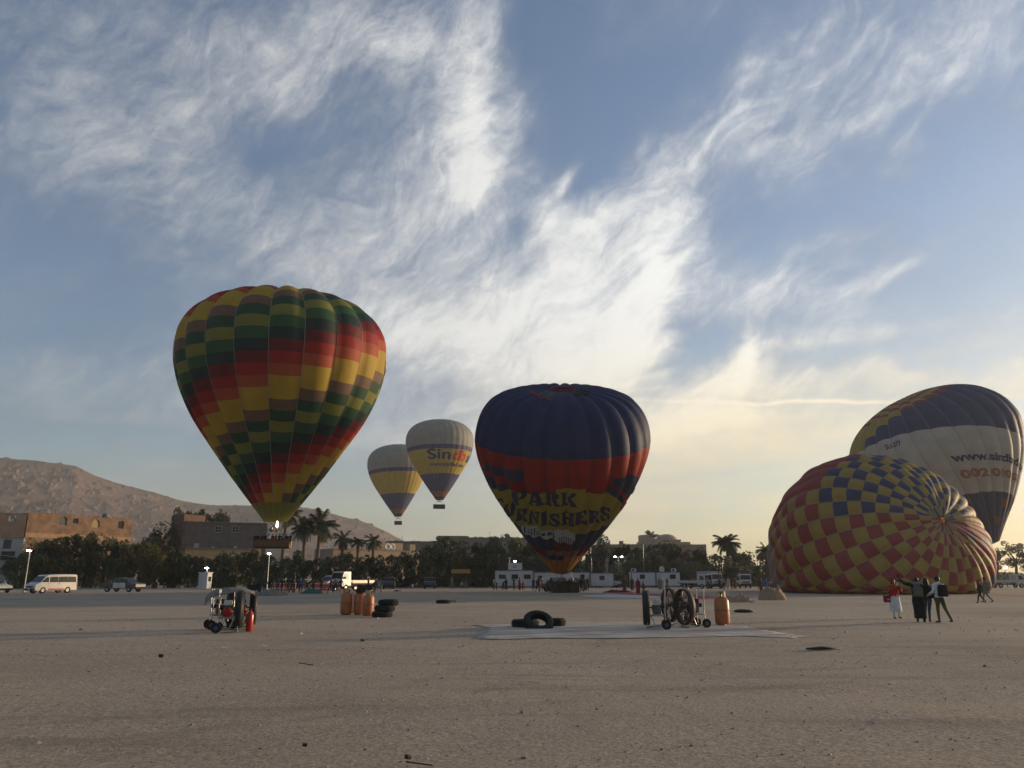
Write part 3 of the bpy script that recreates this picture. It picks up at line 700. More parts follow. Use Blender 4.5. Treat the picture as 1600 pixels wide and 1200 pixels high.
# --- two white and yellow balloons already flying
SB = [0, .03, .085, .258, .487, .525, .68, .84, .985]
def col3(r, g): return ['ink', 'rust', 'blue', 'skyellow', 'blue', 'pgrey', 'pgrey', 'pgrey'][r]
for loc, ax, ay, Rr, kk, lab, bx in (((-28.54, 300, 31.44), -.022, .003, 13.58, 1.022, 'nearer of the two flying balloons, grey white over yellow with Sindbad lettering', (686, 795, 300, 4.6)),
                                ((-52.16, 350, 28.83), -.054, .006, 13.75, 1.047, 'farther flying balloon, grey white over yellow with a blue foot, partly behind its twin', (622, 820, 350, 3.4))):
    E3 = Envelope(PR_TALL, Rr * .985, kk / .985, 32, .022, th0=R_(-90) - 16 * 2 * PI / 32)
    b3, mw3 = make_balloon(lab, loc, ax, ay, E3, SB, col3, group='pair of white and yellow balloons in flight', nu=5)
    F3 = Finder(E3, mw3)
    if Rr < 13.6:
        t0, s0 = F3(669.5, 717); t1, _ = F3(703, 717); rr3 = float(np.interp(s0, E3.s, E3.p[:, 1]))
        text_decal(E3, b3, M('print_dark_blue', (.03, .035, .12)), 'Sin', t0, s0, 4.0, width=(t1 - t0) * rr3, weight=.022, off=.06)
        t2, s2 = F3(705.5, 717.5); t3, _ = F3(731, 718)
        text_decal(E3, b3, M('print_bright_red', (.42, .03, .03)), 'db', t2, s2, 4.0, width=(F3(726, 717)[0] - t2) * rr3, weight=.03, off=.06)
        text_decal(E3, b3, M('print_dark_blue', (0, 0, 0)), 'ad', F3(727.5, 718)[0], s2, 4.0, width=4.2, weight=.03, off=.06)
        t4, s4 = F3(673, 727.5); text_decal(E3, b3, M('print_dark_blue', (0, 0, 0)), 'www.sindbad.com', t4, s4, 1.5, width=14.5, weight=.02, off=.06)
    bb, tops = basket_thing('balloon_basket', at(bx[0], bx[1], bx[2]), R_(10), bx[3], 1.7, 1.6, 'small wicker basket hanging under the ' + lab.split(',')[0].replace('nearer of the two flying balloons', 'nearer flying balloon'), mat=M('dark_wicker', (0, 0, 0)))
    mouth_rig(b3, mw3, E3, tops)

# --- big balloon at the right edge, white belt
E4 = Envelope(PR_ROUND, 14.8 * .975, .85 / .975, 28, .035, th0=R_(-90) - 14 * 2 * PI / 28, slack=(.15, -2.8))
M4 = at(1548, 850, 135)
rows4 = [0, .03, .06, .09, .12, .16, .20, .228, .49, .53, .565, .595, .625, .65, .68, .72, .76, .80, .84, .88, .92, .96, .99]
def col4(r, g):
    d = g - 13.5; s = (rows4[r] + rows4[r + 1]) / 2
    if s < .228: return 'rust' if (g * 3 + r) % 5 == 0 and d > 0 else ('gold' if d > 8 and r < 4 else 'cblue')
    if s < .49: return 'pwhite'
    step = {-5.5: .53, -4.5: .565, -3.5: .595, -2.5: .625, -1.5: .65, -.5: .68, .5: .72, 1.5: .76}.get(d, .99 if d > 0 else .49)
    if s < step: return 'cblue' if not (s > .88 and d > 3 and (g + r) % 4 == 0) else 'cred'
    return 'cred' if (r + g) % 2 and s > .62 else 'cyellow'
b4, mw4 = make_balloon('big balloon at the right edge with a white belt reading www.sindbad, leaning left', M4, -.37, .10, E4, rows4, col4)
F4 = Finder(E4, mw4)
pd = M('print_dark_blue', (0, 0, 0))
for tx, x, y, w_, h_, wt in (('www.sindbad.com', 1486, 717, 15.0, 1.35, .03), ('002 010 63', 1500, 742, 10.5, 1.3, .05)):
    t, s = F4(x, y); text_decal(E4, b4, pd if wt < .04 else M('print_rust', (.30, .13, .08)), tx, t, s - .01, h_, width=w_, weight=wt, off=.06)
t, s = F4(1387, 703); text_decal(E4, b4, pd, 'SU-377', t, s, .8, width=2.6, weight=.02, off=.06)

# --- chequered balloon lying half inflated on the ground
Kc = Vector((46.69, 82.70, 7.78)); azc, elc, kzc, Rc = .325, .324, .928, 12.57
ac = Vector((math.sin(azc) * math.cos(elc), -math.cos(azc) * math.cos(elc), math.sin(elc))); c1 = Vector((0, 0, 1)).cross(ac).normalized(); c2 = ac.cross(c1)
FR = np.array([c1, c2, ac]); H5 = 2.29 * Rc
def post5(p, th, s):
    q = p.copy(); q[..., 2] -= H5
    # soft cloth: sags and folds, deepest round the crown
    w = np.clip((s - .80) / .2, 0, 1); q[..., 2] += -.18 * w ** 2 * (1 + .5 * np.sin(th * 3 + 1)) + .12 * w * np.sin(th * 9)
    amp = .20 * (1 + 1.0 * w); rr = np.hypot(q[..., 0], q[..., 1]) + 1e-6
    d = amp * (np.sin(th * 5 + s * 21) * .6 + np.sin(th * 11 - s * 37) * .4) * np.clip(rr / 3, 0, 1)
    q[..., 0] += q[..., 0] / rr * d; q[..., 1] += q[..., 1] / rr * d
    W = q @ FR; W[..., 2] *= kzc; W = W + np.array(Kc)
    z = W[..., 2]; W[..., 2] = np.where(z < 1.2, .03 + 1.17 * np.exp(np.clip((z - 1.2) / 1.17, -6, 0)), z)
    W[..., 2] = np.where(z < -1.0, .02 + .05 * np.clip((z + 14) / 14, 0, 1), W[..., 2])
    return W - np.array([42, 92, 0])
E5 = Envelope(PR_ROUND, Rc * .978, 1 / .978, 32, .038, th0=0.0, post=post5)
root5 = empty('hot_air_balloon', (42, 92, 0), 0, 'half inflated red and yellow chequered balloon lying on its side on the ground', 'hot air balloon')
NR5 = 27; rows5 = [.02] + [.02 + .972 * (i + 1) / NR5 for i in range(NR5)]
def scr_angle(g):
    t = (g + .5) * 2 * PI / 32; v = math.cos(t) * c1 + math.sin(t) * c2     # direction from the crown outwards
    return math.degrees(math.atan2(v.z, v.x))
def col5(r, g):
    a = scr_angle(g) % 360; i = NR5 - 1 - r      # i counts from the crown
    if 80 < a < 172:                              # upper left sector: blue and yellow near the crown, plain red beyond
        if i < 9: return 'cblue' if (i + g) % 2 else 'cyellow'
        if a < 152: return 'cred' if i < 19 else 'pgrey'
    if 150 <= a < 292:
        if i > 15 + (0 if a < 215 else 3): return 'pgrey'
        if a > 225 and i > 15: return 'cblue'
        return 'cred' if (i + g) % 2 else 'cyellow'
    if a >= 292 and a < 330: return 'cblue' if i in (6, 9) else ('cred' if (i + g) % 2 else 'cyellow')
    if 15 < a <= 80 and i < 12: return 'cblue' if (i + g) % 2 else 'cyellow'
    return 'cyellow' if (a < 60 and i < 9 and (i + g) % 2) else ('cblue' if (i * 3 + g) % 7 == 0 else 'cred')
build_envelope(root5, Matrix.Translation((42, 92, 0)), E5, rows5, col5, nu=8)
KY = 1.2

# ------------------------------------------------------------------ buildings
BRICK = M('rough_brick', (.33, .145, .07), var=.3, scale=1.3, bump=.6, bscale=9, stretch=(1, 1, 2.2), detail=8)
def brick_material():
    m = bpy.data.materials.new('brick_courses'); m.use_nodes = True; n, l = m.node_tree.nodes, m.node_tree.links
    t = n.new('ShaderNodeTexCoord'); s = n.new('ShaderNodeSeparateXYZ'); l.new(t.outputs['Object'], s.inputs[0]); c = n.new('ShaderNodeCombineXYZ')
    l.new(s.outputs[0], c.inputs[0]); l.new(s.outputs[2], c.inputs[1])
    br = n.new('ShaderNodeTexBrick'); l.new(c.outputs[0], br.inputs[0]); br.inputs['Scale'].default_value = 1; br.inputs['Brick Width'].default_value = .5; br.inputs['Row Height'].default_value = .2; br.inputs['Mortar Size'].default_value = .03
    br.inputs['Color1'].default_value = (.24, .125, .068, 1); br.inputs['Color2'].default_value = (.15, .08, .047, 1); br.inputs['Mortar'].default_value = (.22, .17, .125, 1)
    nz = n.new('ShaderNodeTexNoise'); nz.inputs['Scale'].default_value = .6; nz.inputs['Detail'].default_value = 8; l.new(t.outputs['Object'], nz.inputs[0])
    mr = n.new('ShaderNodeMapRange'); l.new(nz.outputs[0], mr.inputs[0]); mr.inputs[1].default_value = .3; mr.inputs[2].default_value = .7; mr.inputs[3].default_value = .6; mr.inputs[4].default_value = 1.3
    mu = n.new('ShaderNodeMix'); mu.data_type = 'RGBA'; mu.blend_type = 'MULTIPLY'; mu.inputs[0].default_value = 1; l.new(br.outputs[0], mu.inputs[6]); l.new(mr.outputs[0], mu.inputs[7])
    l.new(mu.outputs[2], n['Principled BSDF'].inputs['Base Color']); n['Principled BSDF'].inputs['Roughness'].default_value = .95
    bp = n.new('ShaderNodeBump'); bp.inputs['Strength'].default_value = .5; bp.inputs['Distance'].default_value = .03; l.new(br.outputs['Fac'], bp.inputs['Height']); bp.invert = True; l.new(bp.outputs[0], n['Principled BSDF'].inputs['Normal'])
    return m
BRICKC = brick_material()
CONC = M('concrete', (.26, .21, .17), var=.2, scale=.7, bump=.3, detail=7)
MUD = M('grey_mud_plaster', (.13, .105, .09), var=.22, scale=.8, bump=.4, detail=8)
OCHRE = M('ochre_plaster', (.36, .25, .12), var=.15, scale=.5, bump=.2, detail=7)
TANP = M('tan_plaster', (.32, .25, .18), var=.15, scale=.5, bump=.2, detail=7)
PALEP = M('pale_plaster', (.42, .40, .37), var=.15, scale=.5, bump=.2, detail=7)
VOID = M('dark_opening', (.02, .018, .016), rough=.9)
FRAME_W = M('white_frame', (.5, .49, .46), rough=.6)
GLASS = M('dark_glass', (.018, .02, .024), rough=.18, spec=.45)
class Building:
    """walls between two upper corner pixels at given distances; windows are real openings lined with frames"""
    def __init__(B, name, label, cat, pl, Yl, pr, Yr, deep, mat, openings=(), parapet=True, base=0.0, rough_top=0.0, side=None):
        Yl *= KY; Yr *= KY; a = at(pl[0], pl[1], Yl); b = at(pr[0], pr[1], Yr); B.H = a.z; B.a = Vector((a.x, a.y, 0)); d = Vector((b.x - a.x, b.y - a.y, 0)); B.L = d.length; B.rz = math.atan2(d.y, d.x)
        r = B.root = empty(name, B.a, B.rz, label, cat); L_, H = B.L, B.H
        ops = []
        for o in openings:      # (px0, py0, px1, py1, kind) seen on the facade
            p0, p1 = B.on(o[0], o[1]), B.on(o[2], o[3]); ops.append((p0[0], p1[1], p1[0], p0[1], o[4]))
        w = MB(); w.add(*B.wall(L_, H, ops)); t = .3
        w.box((L_ / 2, deep - .15, H / 2), (L_, .3, H)); w.box((.15, deep / 2, H / 2), (.296, deep - .62, H - .004)); w.box((L_ - .15, deep / 2, H / 2), (.296, deep - .62, H - .004)); w.box((L_ / 2, deep / 2, H - .5), (L_ - .6, deep - .6, .2))
        w.obj('wall', mat, r)
        for (x0, z0, x1, z1, k) in ops: B.opening(x0, z0, x1, z1, k)
        if parapet:
            q = MB(); q.box((L_ / 2, -.03, H + .06), (L_ + .16, .42, .12)); q.box((L_ / 2, deep - .1, H + .06), (L_ + .16, .42, .12))
            for x in (.1, L_ - .1): q.box((x, deep / 2, H + .058), (.42, deep - .5, .116))
            q.obj('coping', CONC, r)
        if rough_top:
            q = MB(); rs = random.Random(int(L_ * 100)); x = .2
            while x < L_ - .3:
                wd = rs.uniform(.2, .6)
                if rs.random() < .6: q.box((x + wd / 2, .13, H + rough_top * rs.uniform(.2, .5)), (wd - .03, .22, rough_top * rs.uniform(.3, .9)))
                x += wd
            q.obj('loose_brick_course', mat, r, kind='stuff')
    def on(B, px, py):
        d = ray(px, py); u = Vector((math.cos(B.rz), math.sin(B.rz))); det = d.x * -u.y + u.x * d.y
        # solve t*d - s*u = a
        t = (B.a.x * -u.y + u.x * B.a.y) / det; s = (t * d.x - B.a.x) * u.x + (t * d.y - B.a.y) * u.y
        return s, EYE + t * d.z
    def wall(B, L_, H, ops):
        xs = sorted({0, L_} | {v for o in ops for v in (o[0], o[2])}); zs = sorted({0, H} | {v for o in ops for v in (o[1], o[3])}); vs, fs = [], []
        def quad(p): 
            b = len(vs); vs.extend(p); fs.append((b, b + 1, b + 2, b + 3))
        for i in range(len(xs) - 1):
            for j in range(len(zs) - 1):
                cx, cz = (xs[i] + xs[i + 1]) / 2, (zs[j] + zs[j + 1]) / 2
                if any(o[0] < cx < o[2] and o[1] < cz < o[3] for o in ops): continue
                quad([(xs[i], 0, zs[j]), (xs[i + 1], 0, zs[j]), (xs[i + 1], 0, zs[j + 1]), (xs[i], 0, zs[j + 1])])
        for (x0, z0, x1, z1, k) in ops:
            for p, q in (((x0, z0), (x1, z0)), ((x1, z0), (x1, z1)), ((x1, z1), (x0, z1)), ((x0, z1), (x0, z0))):
                quad([(p[0], 0, p[1]), (p[0], .3, p[1]), (q[0], .3, q[1]), (q[0], 0, q[1])])
        quad([(0, 0, 0), (0, .3, 0), (0, .3, H), (0, 0, H)]); quad([(L_, 0, 0), (L_, .3, 0), (L_, .3, H), (L_, 0, H)]); quad([(0, 0, H), (L_, 0, H), (L_, .3, H), (0, .3, H)])
        return vs, fs
    def opening(B, x0, z0, x1, z1, k):
        w, h = x1 - x0, z1 - z0; cx, cz = (x0 + x1) / 2, (z0 + z1) / 2
        f = MB(); t = .09
        f.box((x0 + t / 2 + .002, .13, cz), (t, .1, h - .01)); f.box((x1 - t / 2 - .002, .13, cz), (t, .1, h - .01)); f.box((cx, .13, z0 + t / 2 + .002), (w - 2 * t - .01, .1, t)); f.box((cx, .13, z1 - t / 2 - .002), (w - 2 * t - .01, .1, t))
        if 'cross' in k: f.box((cx, .13, cz), (.06, .08, h - 2 * t - .01)); f.box((cx - w / 4, .13, cz), (w / 2 - t - .05, .07, .06)); f.box((cx + w / 4, .13, cz), (w / 2 - t - .05, .07, .06))
        fo = f.obj('window_frame', FRAME_W if 'white' in k else CONC, B.root)
        p = MB(); p.box((cx, .2, cz), (w - .02, .03, h - .02)); p.obj('pane', {'light': PALEP, 'ochre': OCHRE, 'shut': M('grey_shutter', (.10, .10, .10))}.get(k.split()[0], GLASS), fo)
        if 'arch' in k:
            q = MB(); n = 7; r = w / 2
            for sx in (-1, 1):
                pts = [(cx + sx * r, z1)] + [(cx + sx * r * math.cos(a), z1 - r + r * math.sin(a)) for a in [i / n * PI / 2 for i in range(n + 1)]]
                q.prism(pts, -.012, .12)
            q.obj('arch_corner', BRICKC if 'brick' in k else PALEP, B.root)
    def band(B, py0, py1, m, name='floor_beam', proud=.05):
        z1, z0 = B.on((800 + 0) if False else B.px0, py0)[1], B.on(B.px0, py1)[1]
        q = MB(); q.box((B.L / 2, -proud / 2 + .01, (z0 + z1) / 2), (B.L + .02, proud, z1 - z0)); q.obj(name, m, B.root)
# unfinished brick house, its long side turned to the sun
bb_ = Building('brick_house', 'long unfinished red brick house with arched window openings behind the hedge', 'house', (45, 801), 122, (208, 813), 137, 12, BRICKC,
    [(92, 806, 104, 822, 'shut arch brick'), (114, 809, 122, 819, 'glass'), (145, 811, 155, 825, 'ochre arch brick'), (185, 813, 193, 827, 'glass arch brick'), (87, 845, 97, 858, 'light arch brick'), (180, 848, 190, 860, 'light arch brick')], parapet=False, rough_top=.35)
bb_.px0 = 60; bb_.band(833, 840, M('concrete_beam', (.30, .19, .105), var=.2, scale=1.5, detail=6))
q = MB(); q.box((bb_.L * .5, -.02, .9), (.3, .1, 1.8)); q.obj('buttress', CONC, bb_.root)
for k in range(5):
    q = MB(); q.box((bb_.L * (k + .5) / 5, .15, bb_.H + .35), (.03, .03, .7)); q.obj('rebar', M('rusty_steel', (.12, .05, .03)), bb_.root)
h2 = Building('grey_house', 'grey plastered house with an arched window at the left edge, joined to the brick house', 'house', (-60, 798), 116, (43, 801.5), 121.4, 12, MUD, [(14, 806, 24, 815, 'light arch')], parapet=False)
h3 = Building('white_house', 'low whitewashed house with a shuttered window in front of the brick house', 'house', (-70, 838), 106, (38, 838), 110, 6, PALEP, [(6, 843, 17, 858, 'shut'), (2, 861, 22, 876, 'glass')])
q = MB(); q.box((h3.L * .55, -.5, h3.on(5, 862)[1] - .4), (7, 1.0, .1), tilt=.12); q.obj('sagging_awning', PALEP, h3.root)
h4 = Building('grey_house', 'long grey house with two white windows beside the striped balloon basket', 'house', (291, 815), 150, (418, 818), 156, 10, MUD, [(336, 822, 346, 832, 'glass white cross'), (363, 822, 373, 832, 'glass white cross'), (303, 848, 311, 856, 'light')], rough_top=.12)
h5 = Building('brick_tower', 'narrow brown brick stair tower beside the long grey house', 'house', (272, 804), 151, (289, 797), 149.5, 6, M('brown_brick', (.12, .07, .052), var=.3, scale=1, detail=8), parapet=False, rough_top=.3)
h6 = Building('garden_wall', 'ochre plastered wall below the long grey house', 'wall', (290, 856.5), 140, (402, 856.5), 146, 1.2, OCHRE)
q = MB(); q.box((h6.L + .45, .6, h6.H / 2 + .1), (.9, 1.4, h6.H + .2)); q.obj('corner_pier', M('orange_plaster', (.50, .28, .10), var=.15, scale=1), h6.root)
h7 = Building('low_house', 'low tan house with a stepped roof behind the hedge, right of the palms', 'house', (521, 858), 140, (655, 859), 152, 9, TANP, [(570, 866, 577, 871, 'glass'), (626, 862, 634, 868, 'glass')])
q = MB(); q.box((h7.L * .68, 4, h7.H + .9), (7, 5, 1.8)); q.box((h7.L * .96, 3, h7.H + .8), (1.6, 3, 1.6)); q.obj('roof_room', TANP, h7.root)
for k, xx in enumerate((.62, .68)):
    dsh = MB(); dsh.lathe([(0, 0), (.5, .06), (.75, .2), (.78, .22), (.5, .1), (0, .05)], 14, (0, 0, 0), 'Y'); o = dsh.obj('satellite_dish', FRAME_W, h7.root, (h7.L * xx, .6, h7.H + .9), smooth=True)
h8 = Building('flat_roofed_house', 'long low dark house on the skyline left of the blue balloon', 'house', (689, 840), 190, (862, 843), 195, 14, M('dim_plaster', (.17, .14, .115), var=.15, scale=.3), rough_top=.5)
q = MB(); q.box((h8.L * .11, 5, h8.H + .25), (9, 8, .7)); q.obj('roof_room', M('dim_plaster', (0, 0, 0)), h8.root)
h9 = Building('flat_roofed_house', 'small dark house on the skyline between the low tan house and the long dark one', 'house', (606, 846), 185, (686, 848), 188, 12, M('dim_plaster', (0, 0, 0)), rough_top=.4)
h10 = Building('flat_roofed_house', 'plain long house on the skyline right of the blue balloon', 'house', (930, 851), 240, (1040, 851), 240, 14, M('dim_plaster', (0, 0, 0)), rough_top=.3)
hd = Building('domed_house', 'pale domed house on the skyline with stepped terraces', 'house', (1003, 846), 262, (1062, 846), 262, 14, TANP)
def dome(parent, x, y, z, r, h):
    d = MB(); d.lathe([(r * math.cos(a), h * math.sin(a)) for a in [i / 8 * PI / 2 for i in range(9)]], 20, (x, y, z)); d.obj('dome', TANP, parent, smooth=True)
dome(hd.root, hd.L * .28, 6, hd.H, 3.2, 2.2); dome(hd.root, hd.L * .72, 5, hd.H + .6, 4.4, 2.6)
q = MB(); q.box((hd.L * .72, 5, hd.H + .4), (10, 9, .8)); q.box((hd.L * .12, 5, hd.H + 1.4), (4, 6, 2.6)); q.obj('roof_room', TANP, hd.root)
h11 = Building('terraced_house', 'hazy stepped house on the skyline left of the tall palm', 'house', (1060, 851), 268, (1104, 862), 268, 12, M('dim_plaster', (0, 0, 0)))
q = MB(); q.box((h11.L * .25, 4, h11.H + .6), (5, 5, 1.2)); q.obj('roof_room', TANP, h11.root)

def tank(parent, x, y, z, r, h):
    q = MB(); q.lathe([(r, 0), (r, h * .85), (r * .6, h), (0, h * 1.03)], 16, (x, y, z + .4)); o = q.obj('water_tank', M('blue_grey_plastic', (.12, .14, .17), rough=.5), parent, smooth=True)
    q = MB()
    for a in (0, 1.57, 3.14, 4.71): q.tube([(x + r * .7 * math.cos(a), y + r * .7 * math.sin(a), z), (x + r * .7 * math.cos(a), y + r * .7 * math.sin(a), z + .4)], .04, 5)
    q.obj('tank_stand', CONC, o)
def aerial(parent, x, y, z, h):
    q = MB(); q.tube([(x, y, z), (x, y, z + h)], .035, 5)
    for k in range(4): q.tube([(x - .35 + .05 * k, y, z + h - .12 * k), (x + .35 - .05 * k, y, z + h - .12 * k)], .015, 4)
    q.obj('aerial', MUD, parent)
tank(bb_.root, bb_.L * .82, 4, bb_.H - .3, .7, 1.1); aerial(bb_.root, bb_.L * .3, 3, bb_.H - .3, 1.6); tank(h8.root, h8.L * .62, 5, h8.H, .8, 1.1); aerial(h8.root, h8.L * .45, 4, h8.H, 2); tank(h7.root, h7.L * .2, 3, h7.H, .6, .9); aerial(h4.root, h4.L * .75, 3, h4.H, 1.2); tank(h10.root, h10.L * .4, 5, h10.H, .9, 1.2); aerial(hd.root, hd.L * .9, 4, hd.H, 2.4); aerial(h9.root, h9.L * .3, 4, h9.H, 1.6)
for k, (x, z) in enumerate(((.35, .3), (.62, .35), (.9, .28))):
    q = MB(); q.box((h4.L * x, -.18, h4.H * (.5 + z * .3)), (.7, .3, .5)); q.obj('air_conditioner', PALEP, h4.root, bevel=.03)

# portable cabins
CAB = M('cabin_panel', (.50, .50, .50), rough=.5, var=.06, scale=2)
BLUE = M('cabin_blue', (.05, .09, .22), rough=.5)
def cabin(label, px0, px1, Y, pyt, mods, wins, trim, ac=()):
    Y *= KY; a = at(px0, pyt, Y); b = at(px1, pyt, Y); L_, H = b.x - a.x, a.z; r = empty('portable_cabin', (a.x, Y, 0), 0, label, 'cabin')
    g = .25
    for k in range(mods):
        w = L_ / mods; q = MB(); q.box((w * (k + .5), 1.3, g + (H - g) / 2), (w - .06, 2.5, H - g - .02)); q.obj('cabin_body', CAB, r, bevel=.03)
        n = int(w / .9)
        for j in range(1, n): s = MB(); s.box((w * k + w * j / n, .045, g + (H - g) / 2), (.03, .02, H - g - .3)); s.obj('panel_joint', M('joint', (.30, .30, .30)), r)
        for x in (w * k + .06, w * (k + 1) - .06): s = MB(); s.box((x, .03, g + (H - g) / 2), (.1, .06, H - g)); s.obj('corner_post', trim, r)
    s = MB(); s.box((L_ / 2, .02, H - .06), (L_ + .05, .08, .14)); s.box((L_ / 2, .02, g + .05), (L_ + .05, .08, .14)); s.obj('frame_rail', trim, r)
    s = MB()
    for k in range(mods * 2 + 1): s.box((.3 + (L_ - .6) * k / (mods * 2), .5, g / 2), (.25, .25, g))
    s.obj('support_block', CONC, r)
    for (p0, p1, q0, q1, kind) in wins:
        x0, x1 = at(p0, q0, Y).x - a.x, at(p1, q0, Y).x - a.x; z1, z0 = at(p0, q0, Y).z, max(g + .06, at(p0, q1, Y).z)
        f = MB(); f.box(((x0 + x1) / 2, .03, (z0 + z1) / 2), (x1 - x0, .06, z1 - z0)); fo = f.obj('window' if kind != 'door' else 'door', FRAME_W if kind != 'door' else M('cabin_door', (.44, .45, .47)), r)
        if kind != 'door': p = MB(); p.box(((x0 + x1) / 2, -.008, (z0 + z1) / 2), (x1 - x0 - .12, .02, z1 - z0 - .12)); p.obj('pane', GLASS if kind == 'win' else VOID, fo)
        else: p = MB(); p.box((x1 - .12, -.02, (z0 + z1) / 2), (.06, .05, .14)); p.obj('handle', M('steel', (0, 0, 0)), fo)
    for px in ac:
        x = at(px, pyt, Y).x - a.x; s = MB(); s.box((x, .7, H + .3), (.85, .4, .56)); u = s.obj('air_conditioner', FRAME_W, r, bevel=.03); s = MB(); s.lathe([(.2, 0), (.2, -.02), (0, -.02)], 14, (x - .1, .498, H + .3), 'Y'); s.obj('fan_grille', M('black_plastic', (.02, .02, .02)), u)
    return r, a, L_, H
MIDT = M('cabin_trim', (.16, .17, .19), rough=.5)
cab1 = cabin('white portable cabin with three dark windows, a sign on its roof', 773, 833, 111, 891, 1, [(779, 791, 897, 905, 'win'), (799, 810, 897, 905, 'dark'), (818, 830, 897, 905, 'win')], MIDT)
cab2 = cabin('white portable cabin mostly hidden behind the blue balloon basket', 834, 921, 112, 894, 2, [(840, 848, 899, 907, 'win'), (906, 914, 897, 919, 'dark')], MIDT)
cab3 = cabin('short white portable cabin at the right end of the row behind the blue balloon', 922, 959, 113, 895, 1, [(936, 945, 899, 907, 'win')], MIDT)
cab4 = cabin('white portable cabin with blue frame and two air conditioners on its roof', 986, 1063, 114, 893.5, 2, [(999, 1008, 897, 905, 'win'), (1046, 1056, 897, 905, 'win'), (1022, 1032, 897, 917, 'door')], BLUE, ac=(991, 1054))
sg = empty('roof_sign', (at(795, 890, 111 * KY).x, 111 * KY + .6, cab1[3]), 0, 'white sign board with small dark lettering on the cabin roof', 'sign')
q = MB(); q.box((1.1, 0, .66), (2.4, .1, 1.12)); q.obj('board', FRAME_W, sg); q = MB()
for x in (.2, 1.7): q.box((x, .12, .3), (.06, .06, .6))
q.obj('post', M('steel', (0, 0, 0)), sg)
for k, (w, z) in enumerate(((.3, .86), (.8, .66), (.6, .46))): q = MB(); q.box((1.0, -.058, z), (w, .01, .07)); q.obj('printed_line', VOID, sg)
def dish(px, py, Y, label):
    Y *= KY
    r = empty('satellite_dish', at(px, py, Y) - Vector((0, 0, .5)), R_(25), label, 'satellite dish'); q = MB(); q.lathe([(0, 0), (.35, .05), (.55, .16), (.57, .17), (.35, .08), (0, .03)], 18, (0, 0, .5), 'Y'); q.obj('reflector', FRAME_W, r, smooth=True)
    q = MB(); q.tube([(0, 0, .5), (0, .25, 0)], .03, 6); q.tube([(0, -.03, .45), (0, -.45, .5)], .015, 5); q.obj('arm', M('steel', (0, 0, 0)), r)
dish(1033, 889.5, 114.3, 'round satellite dish on the roof of the blue framed cabin')
# guard kiosk
kp = gnd(318, 917.5); ks = empty('guard_kiosk', (at(310, 905, 118).x, 118, 0), R_(-12), 'narrow white guard kiosk with a lamp on top in front of the dark hedge', 'kiosk')
q = MB(); q.box((.75, .6, 1.25), (1.5, 1.2, 2.3)); q.obj('wall', CAB, ks, bevel=.03); q = MB(); q.box((.75, .6, 2.46), (1.7, 1.4, .1)); q.obj('roof', FRAME_W, ks); q = MB(); q.box((.4, -.012, 1.1), (.7, .03, 1.8)); q.obj('door', M('cabin_door', (0, 0, 0)), ks)
q = MB(); q.box((1.515, .6, 1.5), (.03, .7, .7)); q.obj('window', GLASS, ks)

# yellow banner board, orange barriers
bn = empty('banner', (at(705, 893, 135).x, 135, 0), 0, 'long orange banner board on two posts against the dark trees', 'banner')
z0 = at(705, 896, 135).z; q = MB(); q.box((1.65, 0, z0 + .36), (3.3, .06, .7)); q.obj('board', M('banner_orange', (.40, .22, .07), var=.2), bn)
for x in (.2, 2.7): q = MB(); q.box((x, .08, (z0 + .5) / 2), (.07, .07, z0 + .5)); q.obj('post', M('dark_steel', (.05, .05, .05), rough=.5), bn)
OR = M('barrier_orange', (.55, .11, .05), rough=.5); WH = M('barrier_white', (.6, .58, .55), rough=.5)
def barrier():
    r = empty('barrier', (0, 0, 0), 0, 'x', 'barrier', 'orange and white barriers behind the crowd'); 
    q = MB(); q.prism([(0, 0), (1.9, 0), (1.9, .1), (1.85, .2), (1.85, .85), (0.05, .85), (.05, .2), (0, .1)], -.2, .2); q.obj('barrier_body', OR, r, bevel=.03)
    for z in (.28, .93): q = MB(); q.box((.95, 0 if z > .5 else -.215, z), (1.86, .2 if z > .5 else .02, .14)); q.obj('white_strip', WH, r)
    return r
b0 = barrier(); bl_ = ['left end beside the dark wire cage', 'second from the left', 'half hidden by walking people', 'behind the man in red', 'right end near the white truck']
for k, px in enumerate((424, 441, 484, 498, 511)):
    o = b0 if k == 0 else copy_tree(b0); o.location = (at(px, 915, 108 + .5 * (k % 2)).x, 108 + .5 * (k % 2), 0); o.rotation_euler.z = R_((-4, 3, -2, 5, -3)[k]); o['label'] = 'orange and white barrier, ' + bl_[k]

# ------------------------------------------------------------------ lamps
LMAT = M('lamp_glow', (1, 1, 1), emit=(.92, .97, 1.0), estr=22)
POLE = M('galvanised_pole', (.22, .22, .22), rough=.45, metal=.6)
def lamp(label, px, py, Y, heads=1, base=0.0, lit=True, h=None):
    Y *= KY; t = at(px, py, Y); x = t.x; H = t.z - base; r = empty('street_lamp', (x, Y, base), 0, label, 'lamp')
    q = MB(); q.tube([(0, 0, 0), (0, 0, H)], [.09, .05], 8); q.box((0, 0, .04), (.4, .4, .08)); q.obj('pole', POLE, r)
    for k in range(heads):
        dx = 0 if heads == 1 else (-.6, .6)[k]
        q = MB()
        if heads > 1: q.tube([(0, .012, H - .1), (dx, .012, H)], .03, 6)
        q.box((dx, -.15, H + .03), (.55, .4, .12)); hd_ = q.obj('lamp_head', POLE, r, bevel=.03)
        q = MB(); q.box((dx, -.36, H), (.36, .05, .15)); q.box((dx, -.18, H - .05), (.4, .3, .03)); q.obj('lamp_glass', LMAT if lit else FRAME_W, hd_)
    return r
lamp('lit street lamp on a pale pole beside the white minibus', 47, 860, 80)
lamp('lit lamp on a thin pole under the striped balloon basket', 421, 865, 94)
lamp('lit lamp on top of the guard kiosk', 324, 887.5, 118.6 / KY, base=2.51)
lamp('lit lamp behind the cabin roof sign', 804.5, 877, 113.5)
